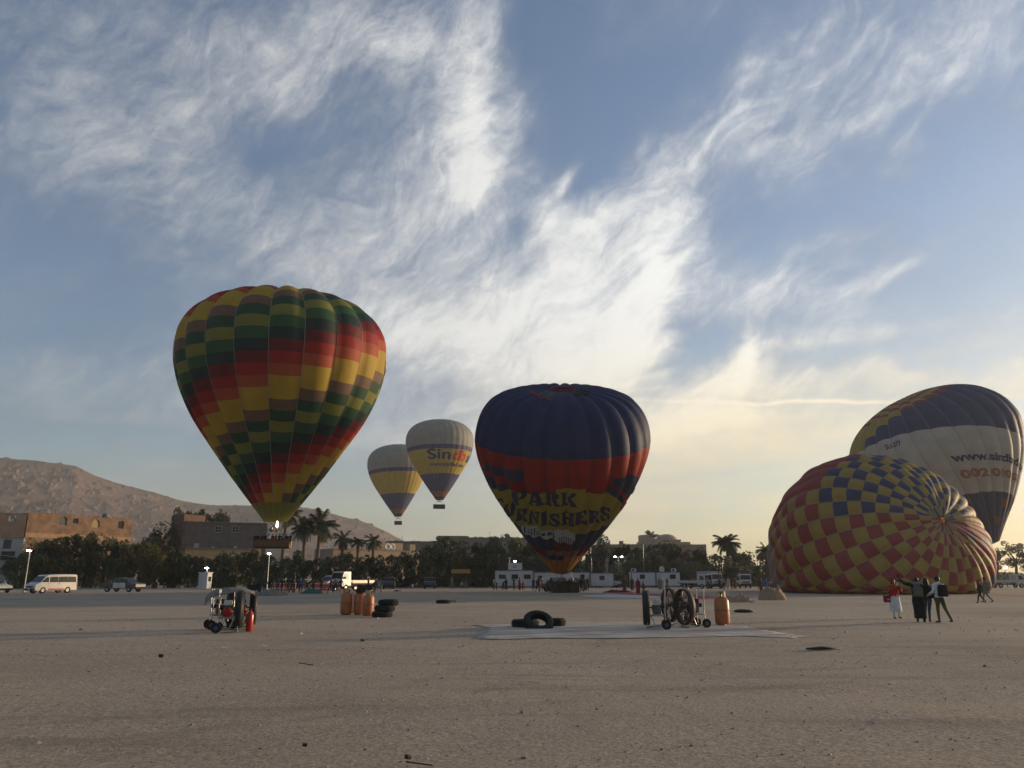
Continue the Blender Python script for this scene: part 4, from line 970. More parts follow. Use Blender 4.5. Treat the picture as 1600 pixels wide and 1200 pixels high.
lamp('lit twin lamp on a pole right of the blue balloon', 966, 870, 120, heads=2)
lamp('lit lamp in the haze at the right edge', 1570, 887, 120)
lamp('unlit short mast lamp at the left end of the cabin sign', 796, 872, 112.6, lit=False)
for i, (px, py, Y, lab) in enumerate(((1004.5, 850, 119, 'tall bare pole behind the blue framed cabin'), (780, 868, 118, 'thin bare pole left of the cabin sign'), (1128, 878, 125, 'short bare pole beside the parked trucks'), (924, 872, 117, 'bare pole close to the blue balloon foot'), (1186, 862, 150, 'far bare pole between the tall palm and the chequered balloon'))):
    Y *= KY; t = at(px, py, Y); r = empty('utility_pole', (t.x, Y, 0), 0, lab, 'pole'); q = MB(); q.tube([(0, 0, 0), (0, 0, t.z)], [.09, .05], 7); q.obj('mast', POLE, r); q = MB(); q.box((0, 0, t.z + .12), (.3, .2, .24)); q.obj('mast_head', POLE, r)

# ------------------------------------------------------------------ trees
def leaf_mat(n, c): 
    return M('leaves_' + n, c, rough=.7, var=.45, scale=.35, trans=.25, spec=.2, detail=6)
LM = [leaf_mat('olive', (.115, .105, .045)), leaf_mat('dark', (.062, .076, .042)), leaf_mat('green', (.080, .098, .042)), leaf_mat('grey', (.092, .098, .064))]
BARK = M('bark', (.12, .085, .06), var=.3, scale=4, bump=.5)
def crown_mesh(seed, n=2600, airy=0.0, tall=1.0, leaf=.13):
    """leaf faces scattered over uneven clumps; unit crown 2 wide, 2*tall high, centred"""
    rs = random.Random(seed); b = MB(); clumps = []
    for k in range(26):
        a = rs.uniform(0, 2 * PI); z = rs.uniform(-.95, .95); rr = math.sqrt(max(0, 1 - z * z)) * rs.uniform(.35, .92)
        clumps.append((Vector((rr * math.cos(a), rr * math.sin(a), z * .85)), rs.uniform(.16, .40) * (1 - .35 * airy)))
    for k in range(n):
        c, r = rs.choice(clumps); d = Vector((rs.gauss(0, 1), rs.gauss(0, 1), rs.gauss(0, 1))).normalized(); p = c + d * r * rs.uniform(.65, 1.05) ** .5
        p.z *= tall; s = leaf * rs.uniform(.35, .8); u = Vector((rs.gauss(0, 1), rs.gauss(0, 1), rs.gauss(0, 1))).normalized(); w = u.orthogonal().normalized() * s * .55; u = u * s
        b.add([p - u, p + w, p + u, p - w], [(0, 1, 2, 3)])
    return b.mesh('crown')
CROWNS = [crown_mesh(s) for s in (1, 2, 3, 4)]
BUSHY = [crown_mesh(s, 3400, leaf=.10) for s in (11, 12)]
AIRY = [crown_mesh(s, 3600, airy=1, leaf=.085) for s in (21, 22)]
def crown_for(base, li):
    key = base.name + LM[li].name
    if key not in MATS:
        me = base.copy(); me.materials.clear(); me.materials.append(LM[li]); MATS[key] = me
    return MATS[key]
TRUNKS = []
for sd in range(3):
    rs = random.Random(sd); q = MB(); q.tube([(0, 0, -.02), (.02, .01, .3), (.05, -.02, .6)], [.05, .04, .028], 7)
    for k in range(5):
        a = rs.uniform(0, 2 * PI); q.tube([(.03, 0, .42 + .04 * k), (.15 * math.cos(a), .15 * math.sin(a), .62 + .04 * k), (.32 * math.cos(a), .32 * math.sin(a), .85)], [.02, .014, .006], 5)
    me = q.mesh('trunk', [BARK], smooth=True); TRUNKS.append(me)
def tree(px, ytop, wpx, Y, li, label, group=None, kinds=CROWNS, low=.12, name='broadleaf_tree', seed=0):
    Y *= KY; t = at(px, ytop, Y); H = t.z; W = wpx / FPX * Y * .52 * 1.04
    r = empty(name, (t.x, Y, 0), 0, label, 'tree' if 'bush' not in name else 'bush', group)
    tr = link(TRUNKS[seed % 3], 'trunk', r); tr.scale = (max(H, 2) * .8, max(H, 2) * .8, H)
    c = link(crown_for(kinds[seed % len(kinds)], li), 'crown', r, (0, 0, H * (low + (1 - low) / 2))); c.scale = (W, W * .8, H * (1 - low) / 2 * 1.08); c.rotation_euler.z = seed * 1.37
    return r
# left hedge, taller than a house storey; each bush its own
hedge = [(30, 868, 40, 104), (58, 848, 46, 108), (86, 843, 48, 110), (112, 838, 50, 112), (140, 840, 52, 113), (168, 842, 50, 113), (196, 846, 50, 112), (222, 850, 48, 110), (246, 858, 36, 108)]
hl = ['low bush against the white house', 'bush behind the lamp pole', 'bush between the lamp and the minibus roof', 'tallest bush of the left hedge, under the brick house', 'bush right of the tallest one', 'bush behind the white minibus rear, under the right brick window', 'bush left of the dark pickup', 'bush right above the dark pickup', 'last bush at the right end of the left hedge']
for k, (px, yt, w, Y) in enumerate(hedge): tree(px, yt, w * 1.25, Y, (2, 2, 0, 2, 0, 0, 2, 0, 0)[k], ('' if len(hl[k].split()) > 12 else 'olive green ') + hl[k], 'bushes of the left hedge', BUSHY + CROWNS[:2], low=-.02, name='hedge_bush', seed=k)
dark = [(275, 862), (298, 868), (322, 870), (346, 868), (370, 866), (394, 862), (418, 868), (442, 872), (466, 866), (490, 872), (514, 874), (538, 868), (562, 872), (586, 870), (610, 868), (634, 872), (656, 864)]
dl = ['next to the left hedge', 'left of the kiosk', 'directly behind the kiosk', 'right of the kiosk', 'below the ochre wall', 'below the ochre wall corner', 'behind the lamp under the striped balloon', 'below the wicker basket end', 'at the foot of the two palms', 'right of the palm trunks', 'behind the small white van', 'behind the white flatbed truck', 'between the truck and the dark jeep', 'behind the dark jeep', 'below the low tan house', 'below the lit end of the tan house', 'left of the tall yellow green tree']
for k, (px, yt) in enumerate(dark): tree(px, yt + (k * 7) % 5 - 2, 40, 112 + (k * 5) % 7, 1, 'dark green bush ' + dl[k], 'dark bushes along the back of the field', CROWNS, low=-.02, name='hedge_bush', seed=k + 3)
mid = [(700, 842, 62, 124, 2), (672, 858, 40, 120, 1), (735, 852, 50, 126, 1), (765, 846, 56, 128, 1), (800, 842, 56, 130, 1), (838, 848, 50, 128, 1), (722, 868, 40, 118, 0), (752, 872, 40, 117, 1), (785, 870, 44, 118, 1), (940, 843, 52, 126, 3), (912, 852, 44, 128, 1), (972, 852, 44, 130, 1), (1000, 858, 44, 126, 1), (1030, 852, 50, 132, 1), (1030, 872, 44, 120, 1), (1062, 856, 50, 134, 3), (1092, 860, 46, 132, 1), (1075, 876, 44, 122, 3), (1120, 868, 44, 130, 3), (1150, 866, 44, 136, 3), (1180, 866, 50, 140, 3), (1212, 864, 40, 142, 3), (980, 876, 44, 119, 1), (1148, 884, 44, 126, 3), (1190, 884, 44, 130, 3), (870, 850, 46, 127, 1), (895, 868, 40, 121, 1), (860, 872, 44, 120, 1)]
ml = ['tall yellow green tree left of the blue balloon', 'rounded tree at the right end of the tan house', 'tree right of the yellow green one', 'tree under the dark skyline house', 'tallest tree left of the blue balloon', 'tree meeting the left flank of the blue balloon', 'bush behind the orange banner', 'bush right of the orange banner', 'bush behind the cabin sign', 'tree meeting the right flank of the blue balloon', 'tree half covered by the blue balloon foot', 'tree behind the twin lamp', 'tree right of the twin lamp', 'tree below the domed house', 'bush behind the blue framed cabin', 'tree right of the domed house', 'tree left of the tall palm', 'bush between the blue framed cabin and the trucks', 'tree at the foot of the tall palm', 'hazy tree right of the tall palm', 'hazy tree below the far small palm', 'hazy tree meeting the chequered balloon', 'bush behind the short white cabin', 'hazy bush behind the parked trucks', 'hazy bush left of the chequered balloon', 'tree hidden behind the foot of the blue balloon', 'bush seen just right of the blue balloon foot', 'bush over the long cabin']
for k, (px, yt, w, Y, li) in enumerate(mid): tree(px, yt, w * 1.2, Y, li, ml[k], 'trees behind the cabins', CROWNS + BUSHY, low=.0, seed=k + 1)
for k, (px, yt, w, Y, lab) in enumerate(((288, 797, 44, 170, 'dark spreading tree behind the brick tower'), (320, 801, 52, 172, 'dark flat topped tree behind the long grey house'), (345, 806, 30, 172, 'small dark tree at the right of the flat topped one'), (262, 824, 46, 150, 'round dark tree left of the brick tower'), (240, 836, 36, 148, 'small round tree between the brick house and the tower'))): tree(px, yt, w * 1.15, Y, 1, lab, None, CROWNS, low=.15, seed=k)
for k, (px, yt, w, Y, lab) in enumerate(((1580, 846, 44, 165, 'airy tall tree with a bare trunk at the right edge'), (1552, 856, 22, 170, 'slim airy tree right behind the big balloon foot'), (1605, 862, 30, 160, 'airy tree cut by the right picture edge'), (1625, 850, 40, 175, 'airy tree just beyond the right edge'))): tree(px, yt, w * 1.2, Y, 3, lab, None, AIRY, low=.40, seed=k)
for k in range(9): tree(1556 + k * 13, 893 + (k * 7) % 6, 20, 200 + (k * 13) % 40, 3, 'low hazy bush on the far field edge, ' + ['next to the balloon', 'second after the balloon', 'left of the lit lamp', 'below the lit lamp', 'right of the lit lamp', 'at the picture edge', 'cut off by the picture edge', 'just beyond the picture edge', 'farthest beyond the picture edge'][k], 'low bushes at the far right', CROWNS, low=0, name='field_bush', seed=k)

# palms: trunk, and every frond a part
def frond_mesh(seed):
    rs = random.Random(seed); b = MB(); pts = []; n = 12
    droop = rs.uniform(.45, 1.5)
    for i in range(n + 1):
        t = i / n; pts.append(Vector((t * (1 - .18 * t * droop), 0, .38 * t - droop * .62 * t * t)))
    b.tube(pts, [.022 * (1 - .8 * i / n) + .003 for i in range(n + 1)], 4)
    for i in range(1, 34):
        t = i / 34; k = t * n; j = min(int(k), n - 1); p = pts[j].lerp(pts[j + 1], k - j); d = (pts[j + 1] - pts[j]).normalized(); ln = .30 * math.sin(PI * (t * .85 + .12)) ** .6
        for s in (-1, 1):
            e = p + d * ln * .55 + Vector((0, s * ln * .8, -.05 - ln * rs.uniform(.15, .5))); w = d * .022
            b.add([p - w, p + w, e], [(0, 1, 2)])
    return b.mesh('frond', [leaf_mat('palm', (.070, .078, .04))])
FRONDS = [frond_mesh(s) for s in range(4)]
def palm_trunk(H, r, lean):
    q = MB(); n = 14; pts = [(lean * (i / n) ** 2, 0, H * i / n) for i in range(n + 1)]; q.tube(pts, [r * (1.35 - .35 * i / n if i else 1.6) * (1.0 if i % 2 else .9) for i in range(n + 1)], 9)
    return q
def palm(px, py, Y, R, label, lean=0.0, n=30, seed=0, tr=.26):
    Y *= KY; R *= KY; tr *= KY; t = at(px, py, Y); r = empty('palm_tree', (t.x - lean, Y, 0), 0, label, 'palm tree', 'date palms'); rs = random.Random(seed)
    palm_trunk(t.z, tr, lean).obj('trunk', BARK, r, smooth=True)
    for k in range(n):
        f = link(FRONDS[rs.randrange(4)], 'frond', r, (lean, 0, t.z)); el_ = R_(rs.uniform(-38, 62)); f.rotation_euler = (rs.uniform(-.3, .3), -el_, k * 2.4); s = R * rs.uniform(.85, 1.1); f.scale = (s, s, s)
palm(500, 822, 132, 3.6, 'biggest palm, its crown against the hillside right of the striped balloon', .1, 40, 1)
palm(476, 829, 130, 2.8, 'palm with a sunlit trunk just left of the biggest palm', -.2, 34, 2)
palm(449, 806, 136, 2.9, 'palm half hidden behind the foot of the striped balloon', .5, 30, 3)
palm(536, 842, 138, 2.3, 'small palm right of the biggest palm', 0, 26, 4)
palm(560, 848, 139, 2.0, 'small palm in the middle between the biggest palm and the tan house roof', 0, 24, 5)
palm(584, 846, 141, 2.2, 'small palm above the left roof of the tan house', 0, 26, 6)
palm(1136, 850, 138, 3.0, 'tall palm standing alone against the yellow sky left of the chequered balloon', 0, 36, 7)
palm(1196, 860, 160, 2.6, 'hazy palm touching the left side of the chequered balloon', 0, 26, 8)
palm(1016, 842, 268, 4.2, 'far palm rising above the domed house roof', 0, 24, 9)
palm(1000, 842, 268, 0.01, 'x', 0, 1, 9) if False else None

# ------------------------------------------------------------------ vehicles
RUB = M('tyre_rubber', (.018, .018, .018), rough=.85, var=.25, scale=12, bump=.3)
RIM = M('wheel_rim', (.30, .30, .30), rough=.4, metal=.6)
DARKP = M('black_plastic', (.02, .02, .02), rough=.6)
LIGHTG = M('headlight_glass', (.55, .55, .55), rough=.15, spec=.8)
REDG = M('tail_light', (.3, .01, .01), rough=.2)
def wheel(parent, x, y, r, w=.22, name='wheel'):
    q = MB(); q.lathe([(r * .55, -w / 2), (r * .9, -w / 2), (r, -w * .32), (r, w * .32), (r * .9, w / 2), (r * .55, w / 2), (r * .52, 0), (r * .55, -w / 2)], 20, (x, y, r), 'Y', caps=False); t = q.obj('wheel', RUB, parent, smooth=False)
    q = MB(); q.lathe([(r * .56, -w * .4), (r * .5, -w * .25), (r * .15, -w * .34), (0, -w * .34)], 14, (x, y, r), 'Y'); q.lathe([(0, w * .34), (r * .15, w * .34), (r * .5, w * .25), (r * .56, w * .4)], 14, (x, y, r), 'Y'); q.obj('rim', RIM, t)
def vehicle(label, cat, name, loc, heading, prof, W, wheels, side, paint, screen=None, squeeze_z=1.0, squeeze=.9, extras=(), group=None, back=None):
    """prof: side outline (x forward is negative = front at x 0); side: list of window polygons; heading 0 = front towards -x"""
    r = empty(name, loc, heading, label, cat, group); sq = lambda z: 1 if z < squeeze_z else 1 - (1 - squeeze) * min(1, (z - squeeze_z) / .9)
    b = MB(); b.prism(prof, -W / 2, W / 2, squeeze=sq); b.obj('body', paint, r, bevel=.05)
    for poly in side:
        for s in (-1, 1):
            q = MB(); q.prism(poly, s * (W / 2 + .004), s * (W / 2 + .022), squeeze=sq); q.obj('side_window', GLASS, r)
    if screen:
        (x0, z0), (x1, z1) = screen; n = Vector((-(z1 - z0), 0, (x1 - x0))).normalized() * .02; w0, w1 = W / 2 * sq(z0) * .90, W / 2 * sq(z1) * .88
        vs = [Vector((x0, -w0, z0)), Vector((x0, w0, z0)), Vector((x1, w1, z1)), Vector((x1, -w1, z1))]
        q = MB(); q.add([v + n * .2 for v in vs] + [v + n * 1.2 for v in vs], [(0, 1, 2, 3), (4, 5, 6, 7), (0, 1, 5, 4), (1, 2, 6, 5), (2, 3, 7, 6), (3, 0, 4, 7)]); q.obj('windscreen', GLASS, r)
    for (x, rr) in wheels:
        for s in (-1, 1): wheel(r, x, s * (W / 2 - .10), rr)
    f = prof[1]
    for s in (-1, 1):
        q = MB(); q.box((prof[2][0] - .015, s * (W / 2 - .27), f[1] - .12), (.06, .34, .17)); q.obj('headlight', LIGHTG, r, bevel=.02)
    q = MB(); q.box((-.04, 0, prof[0][1] + .12), (.12, W * .96, .2)); q.obj('bumper', DARKP, r, bevel=.03)
    for s in (-1, 1):
        mx_ = side[0][0][0]; mz = side[0][0][1] + .12; q = MB(); q.box((mx_ + .1, s * (W / 2 + .12), mz), (.08, .2, .22)); q.obj('mirror', DARKP, r, bevel=.02)
    for (kind, pr, m) in extras:
        for p in pr: q = MB(); q.box(p[0], p[1]); q.obj(kind, m, r, bevel=.01)
    return r
WPAINT = M('white_paint', (.46, .44, .41), rough=.35, var=.06, scale=2, spec=.5)
DPAINT = M('dark_paint', (.03, .035, .045), rough=.3, spec=.6)
SILV = M('silver_paint', (.40, .39, .36), rough=.35, spec=.6)
van_p = [(0, .32), (0, .88), (.12, 1.02), (.55, 1.22), (1.15, 1.88), (1.45, 2.02), (3.2, 2.10), (4.75, 2.08), (4.9, 1.95), (4.95, .9), (4.95, .32)]
vans = [[(.78, 1.26), (1.22, 1.76), (1.50, 1.76), (1.50, 1.22)], [(1.62, 1.22), (1.62, 1.78), (2.6, 1.82), (2.6, 1.22)], [(2.66, 1.22), (2.66, 1.82), (3.7, 1.84), (3.7, 1.22)], [(3.76, 1.22), (3.76, 1.84), (4.7, 1.82), (4.78, 1.22)]]
vg = gnd(78, 928)
van = vehicle('white minibus with dark side windows parked by the left hedge', 'minibus', 'minibus', (at(47, 915, 87).x, 87, 0), R_(64), van_p, 1.82, [(.95, .36), (3.85, .36)], vans, WPAINT, ((.58, 1.27), (1.14, 1.86)), extras=(('side_trim', [((2.5, -.925, .45), (1.9, .03, .14)), ((2.5, .925, .45), (1.9, .03, .14))], M('red_trim', (.45, .10, .06))), ('grille', [((-.02, 0, .72), (.05, 1.0, .14))], DARKP), ('door_handle', [((1.55, -.925, 1.05), (.14, .03, .04)), ((2.75, -.925, 1.05), (.14, .03, .04))], DARKP), ('number_plate', [((-.11, 0, .5), (.02, .45, .12))], WH)))
pick_p = [(0, .40), (0, .92), (.1, 1.02), (1.15, 1.12), (1.75, 1.68), (3.1, 1.72), (3.45, 1.15), (3.5, 1.08), (5.1, 1.06), (5.15, .45)]
picks = [[(1.45, 1.16), (1.82, 1.58), (2.38, 1.60), (2.38, 1.14)], [(2.46, 1.14), (2.46, 1.60), (3.02, 1.60), (3.22, 1.14)]]
pick = vehicle('black pickup with white doors parked right of the minibus', 'pickup truck', 'pickup_truck', (at(226, 915, 97).x, 96, 0), R_(180 - 14), pick_p, 1.8, [(.95, .38), (4.1, .38)], picks, DPAINT, ((1.18, 1.15), (1.72, 1.66)), extras=(('white_door', [((1.95, .915, .80), (.92, .03, .62)), ((2.85, .915, .80), (.8, .03, .62)), ((1.95, -.915, .80), (.92, .03, .62)), ((2.85, -.915, .80), (.8, .03, .62))], WPAINT),))
car_p = [(0, .30), (0, .68), (.15, .82), (1.15, .98), (1.75, 1.42), (3.0, 1.46), (3.75, 1.08), (4.35, 1.0), (4.45, .35)]
cars = [[(1.45, 1.02), (1.88, 1.36), (2.4, 1.38), (2.4, 1.0)], [(2.48, 1.0), (2.48, 1.38), (2.95, 1.36), (3.45, 1.04)]]
vehicle('silver car cut by the left picture edge', 'car', 'parked_car', (at(17, 918, 92).x, 91, 0), R_(180 - 25), car_p, 1.75, [(.8, .32), (3.55, .32)], cars, SILV, ((1.2, 1.0), (1.72, 1.40)))
suv_p = [(0, .40), (0, .95), (.1, 1.08), (1.1, 1.18), (1.65, 1.75), (3.9, 1.78), (4.3, 1.15), (4.35, .45)]
suvs = [[(1.42, 1.22), (1.78, 1.65), (2.4, 1.66), (2.4, 1.2)], [(2.5, 1.2), (2.5, 1.66), (3.8, 1.66), (3.95, 1.2)]]
vehicle('dark jeep facing the camera left of the yellow green tree', 'car', 'parked_car', (at(671, 918, 122).x, 122, 0), R_(95), suv_p, 1.8, [(.85, .38), (3.4, .38)], suvs, DPAINT, ((1.15, 1.22), (1.6, 1.72)))
vehicle('dark jeep facing the camera right of the white flatbed truck', 'car', 'parked_car', (at(607, 918, 122).x, 122, 0), R_(98), suv_p, 1.8, [(.85, .38), (3.4, .38)], suvs, DPAINT, ((1.15, 1.22), (1.6, 1.72)))
trk_p = [(0, .55), (0, 1.25), (.04, 1.40), (.30, 2.18), (.40, 2.25), (1.55, 2.28), (1.62, 2.2), (1.62, .6)]
trks = [[(.30, 1.42), (.48, 2.05), (1.15, 2.05), (1.15, 1.35)]]
def truck(label, loc, rz, load=None, sc=1.0, box=False):
    r = vehicle(label, 'truck', 'flatbed_truck', loc, rz, trk_p, 1.85, [(.75, .40), (4.3, .40)], trks, WPAINT, ((.05, 1.42), (.28, 2.12)), squeeze_z=1.3, squeeze=.93, extras=(('chassis', [((3.2, 0, .62), (3.4, .8, .2))], DARKP), ('flatbed', [((3.75, 0, .86), (4.0, 2.0, .12))], M('wood_bed', (.22, .15, .09))), ('drop_side', [((3.75, -.98, 1.1), (4.0, .05, .34)), ((3.75, .98, 1.1), (4.0, .05, .34)), ((5.73, 0, 1.1), (.05, 1.9, .34))], WPAINT), ('grille', [((-.02, 0, 1.0), (.04, 1.2, .16))], DARKP)))
    if box: q = MB(); q.box((3.75, 0, 1.9), (3.9, 1.9, 1.4)); q.obj('canvas_cover', M('canvas', (.36, .34, .30)), r, bevel=.08)
    r.scale = (sc, sc, sc); return r
truck('white flatbed truck with its cab facing the camera behind the walking crowd', (at(530, 915, 103).x, 101, 0), R_(60), sc=1.1)
truck('white flatbed truck, left of two parked side by side at the right', (at(1108, 915, 126).x, 126, 0), R_(180 - 50), sc=.98)
truck('white covered truck, right of two parked side by side', (at(1117, 915, 128).x, 126, 0), R_(100), sc=1.05, box=True)
truck('hazy white truck beside the chequered balloon, facing the camera', (at(1163, 915, 130).x, 129, 0), R_(85), sc=1.0)
truck('hazy white truck at the right picture edge beyond the field', (at(1598, 915, 135).x, 135, 0), R_(180), sc=1.0)
vehicle('small white van behind the man in red, left of the flatbed truck', 'van', 'parked_van', (at(506, 912, 122).x, 121, 0), R_(60), van_p, 1.8, [(.95, .36), (3.85, .36)], vans, M('faded_paint', (.25, .26, .28), rough=.4), ((.58, 1.27), (1.14, 1.86)))
vehicle('white pickup half hidden at the right end of the cabin row', 'pickup truck', 'pickup_truck', (at(968, 915, 138).x, 138, 0), R_(150), pick_p, 1.8, [(.95, .38), (4.1, .38)], picks, WPAINT, ((1.18, 1.15), (1.72, 1.66)))
jp = [(0, .45), (0, .95), (.1, 1.02), (1.0, 1.05), (1.2, 1.72), (2.6, 1.75), (2.7, .95), (3.4, .92), (3.4, .45)]
vehicle('small dark buggy with an open sided cab next to the blue balloon basket', 'buggy', 'buggy', (at(850, 915, 99).x, 98, 0), R_(25), jp, 1.6, [(.6, .36), (2.8, .36)], [[(1.1, 1.1), (1.3, 1.62), (2.45, 1.62), (2.5, 1.1)]], M('green_grey_paint', (.06, .07, .06), rough=.5), ((1.0, 1.1), (1.2, 1.7)))
q = gnd(1206, 921)
vehicle('red tractor like pickup near the left end of the chequered balloon', 'pickup truck', 'pickup_truck', (at(1196, 915, 118).x, 116, 0), R_(20), pick_p, 1.7, [(.95, .38), (4.1, .38)], picks, M('dull_red_paint', (.20, .05, .04), rough=.45), ((1.18, 1.15), (1.72, 1.66)))

# ------------------------------------------------------------------ people
def skin_body(J, E_, radii, regions, head_dir):
    """one continuous body grown over a skeleton; J joints, E_ edges, regions material slot per edge"""
    me = bpy.data.meshes.new('body'); names = list(J); me.from_pydata([tuple(J[n]) for n in names], [(names.index(a), names.index(b)) for a, b in E_], [])
    o = bpy.data.objects.new('body', me); C.objects.link(o); md = o.modifiers.new('skin', 'SKIN'); md.use_smooth_shade = True
    for i, n in enumerate(names):
        sv = me.skin_vertices[0].data[i]; r = radii[n]; sv.radius = r if isinstance(r, tuple) else (r, r); sv.use_root = (n == 'pelvis')
    o.modifiers.new('sub', 'SUBSURF').levels = 1
    dg = bpy.context.evaluated_depsgraph_get(); dg.update(); m2 = bpy.data.meshes.new_from_object(o.evaluated_get(dg)); bpy.data.objects.remove(o); bpy.data.meshes.remove(me)
    bm = bmesh.new(); bm.from_mesh(m2)
    # head: skull, jaw, nose, ears, brow
    hc = Vector(J['head']); F = Vector((head_dir[0], head_dir[1], 0)).normalized(); S = Vector((-F.y, F.x, 0)); U = Vector((0, 0, 1)); U = (U + F * head_dir[2]).normalized(); F2_ = S.cross(U) * -1
    F2_ = U.cross(S) * -1 if U.cross(S).dot(F) < 0 else U.cross(S)
    def ell(c, a, b, c3, n=12, m=8, slot=0):
        vs = []
        for j in range(m + 1):
            ph = PI * j / m
            for i in range(n):
                th = 2 * PI * i / n; x, y, z = math.cos(th) * math.sin(ph), math.sin(th) * math.sin(ph), math.cos(ph)
                vs.append(bm.verts.new(c + F2_ * x * a + S * y * b + U * z * c3))
        for j in range(m):
            for i in range(n):
                try: f = bm.faces.new((vs[j * n + i], vs[j * n + (i + 1) % n], vs[(j + 1) * n + (i + 1) % n], vs[(j + 1) * n + i])); f.material_index = slot; f.smooth = True; f.tag = True
                except ValueError: pass
    hc = hc - U * .01
    ell(hc + U * .02, .098, .078, .115); ell(hc + F2_ * .02 - U * .06, .07, .055, .06, 10, 6); ell(hc + F2_ * .103 - U * .012, .02, .014, .026, 6, 5)
    for s in (-1, 1): ell(hc + S * s * .080 - U * .005, .022, .01, .032, 6, 5); ell(hc + F2_ * .090 + S * s * .033 + U * .018, .010, .013, .008, 6, 4, 4)
    ell(hc + F2_ * .088 - U * .062, .010, .026, .007, 6, 4, 5)
    # hands: palm, four bent fingers and a thumb
    for sd in 'LR':
        w, e = Vector(J['wrist' + sd]), Vector(J['elbow' + sd]); d = (w - e).normalized(); a = d.cross(Vector((0, 0, 1)) if abs(d.z) < .9 else Vector((1, 0, 0))).normalized(); b = d.cross(a)
        if sd == 'L': a = -a
        def blob(p, q, r0, r1, n=6):
            t = (q - p).normalized(); u = t.orthogonal().normalized(); v = t.cross(u); rings = [[bm.verts.new(x + r * (math.cos(2 * PI * k / n) * u + math.sin(2 * PI * k / n) * v)) for k in range(n)] for x, r in ((p, r0), (q, r1))]
            for k in range(n): f = bm.faces.new((rings[0][k], rings[0][(k + 1) % n], rings[1][(k + 1) % n], rings[1][k])); f.smooth = True; f.tag = True
            f = bm.faces.new(rings[1]); f.tag = True
        for k, ln in enumerate((.068, .078, .072, .056)):
            p = w + d * .075 + a * (.030 - .020 * k); m = p + d * ln * .55 + b * .006; blob(p - d * .05, m, .013, .010); blob(m, m + (d * .6 + b * .8).normalized() * ln * .5, .010, .007)
        p = w + d * .03 + a * .03; m = p + (d * .7 + a * .7).normalized() * .04; blob(p - a * .02, m, .014, .011); blob(m, m + (d + b * .5).normalized() * .03, .011, .008)
    seg = [(Vector(J[a]), Vector(J[b]), regions[i], (min(np.ravel(radii[a])) + min(np.ravel(radii[b]))) / 2) for i, (a, b) in enumerate(E_)]
    bm.faces.ensure_lookup_table()
    for f in bm.faces:
        if f.tag: continue
        c = f.calc_center_median(); best = None
        for p, q, s, r in seg:
            d = q - p; t = max(0, min(1, (c - p).dot(d) / d.dot(d))); dd = (c - (p + d * t)).length - r
            if best is None or dd < best[0]: best = (dd, s)
        f.material_index = best[1]
    bm.to_mesh(m2); bm.free(); m2.name = 'body'
    return m2
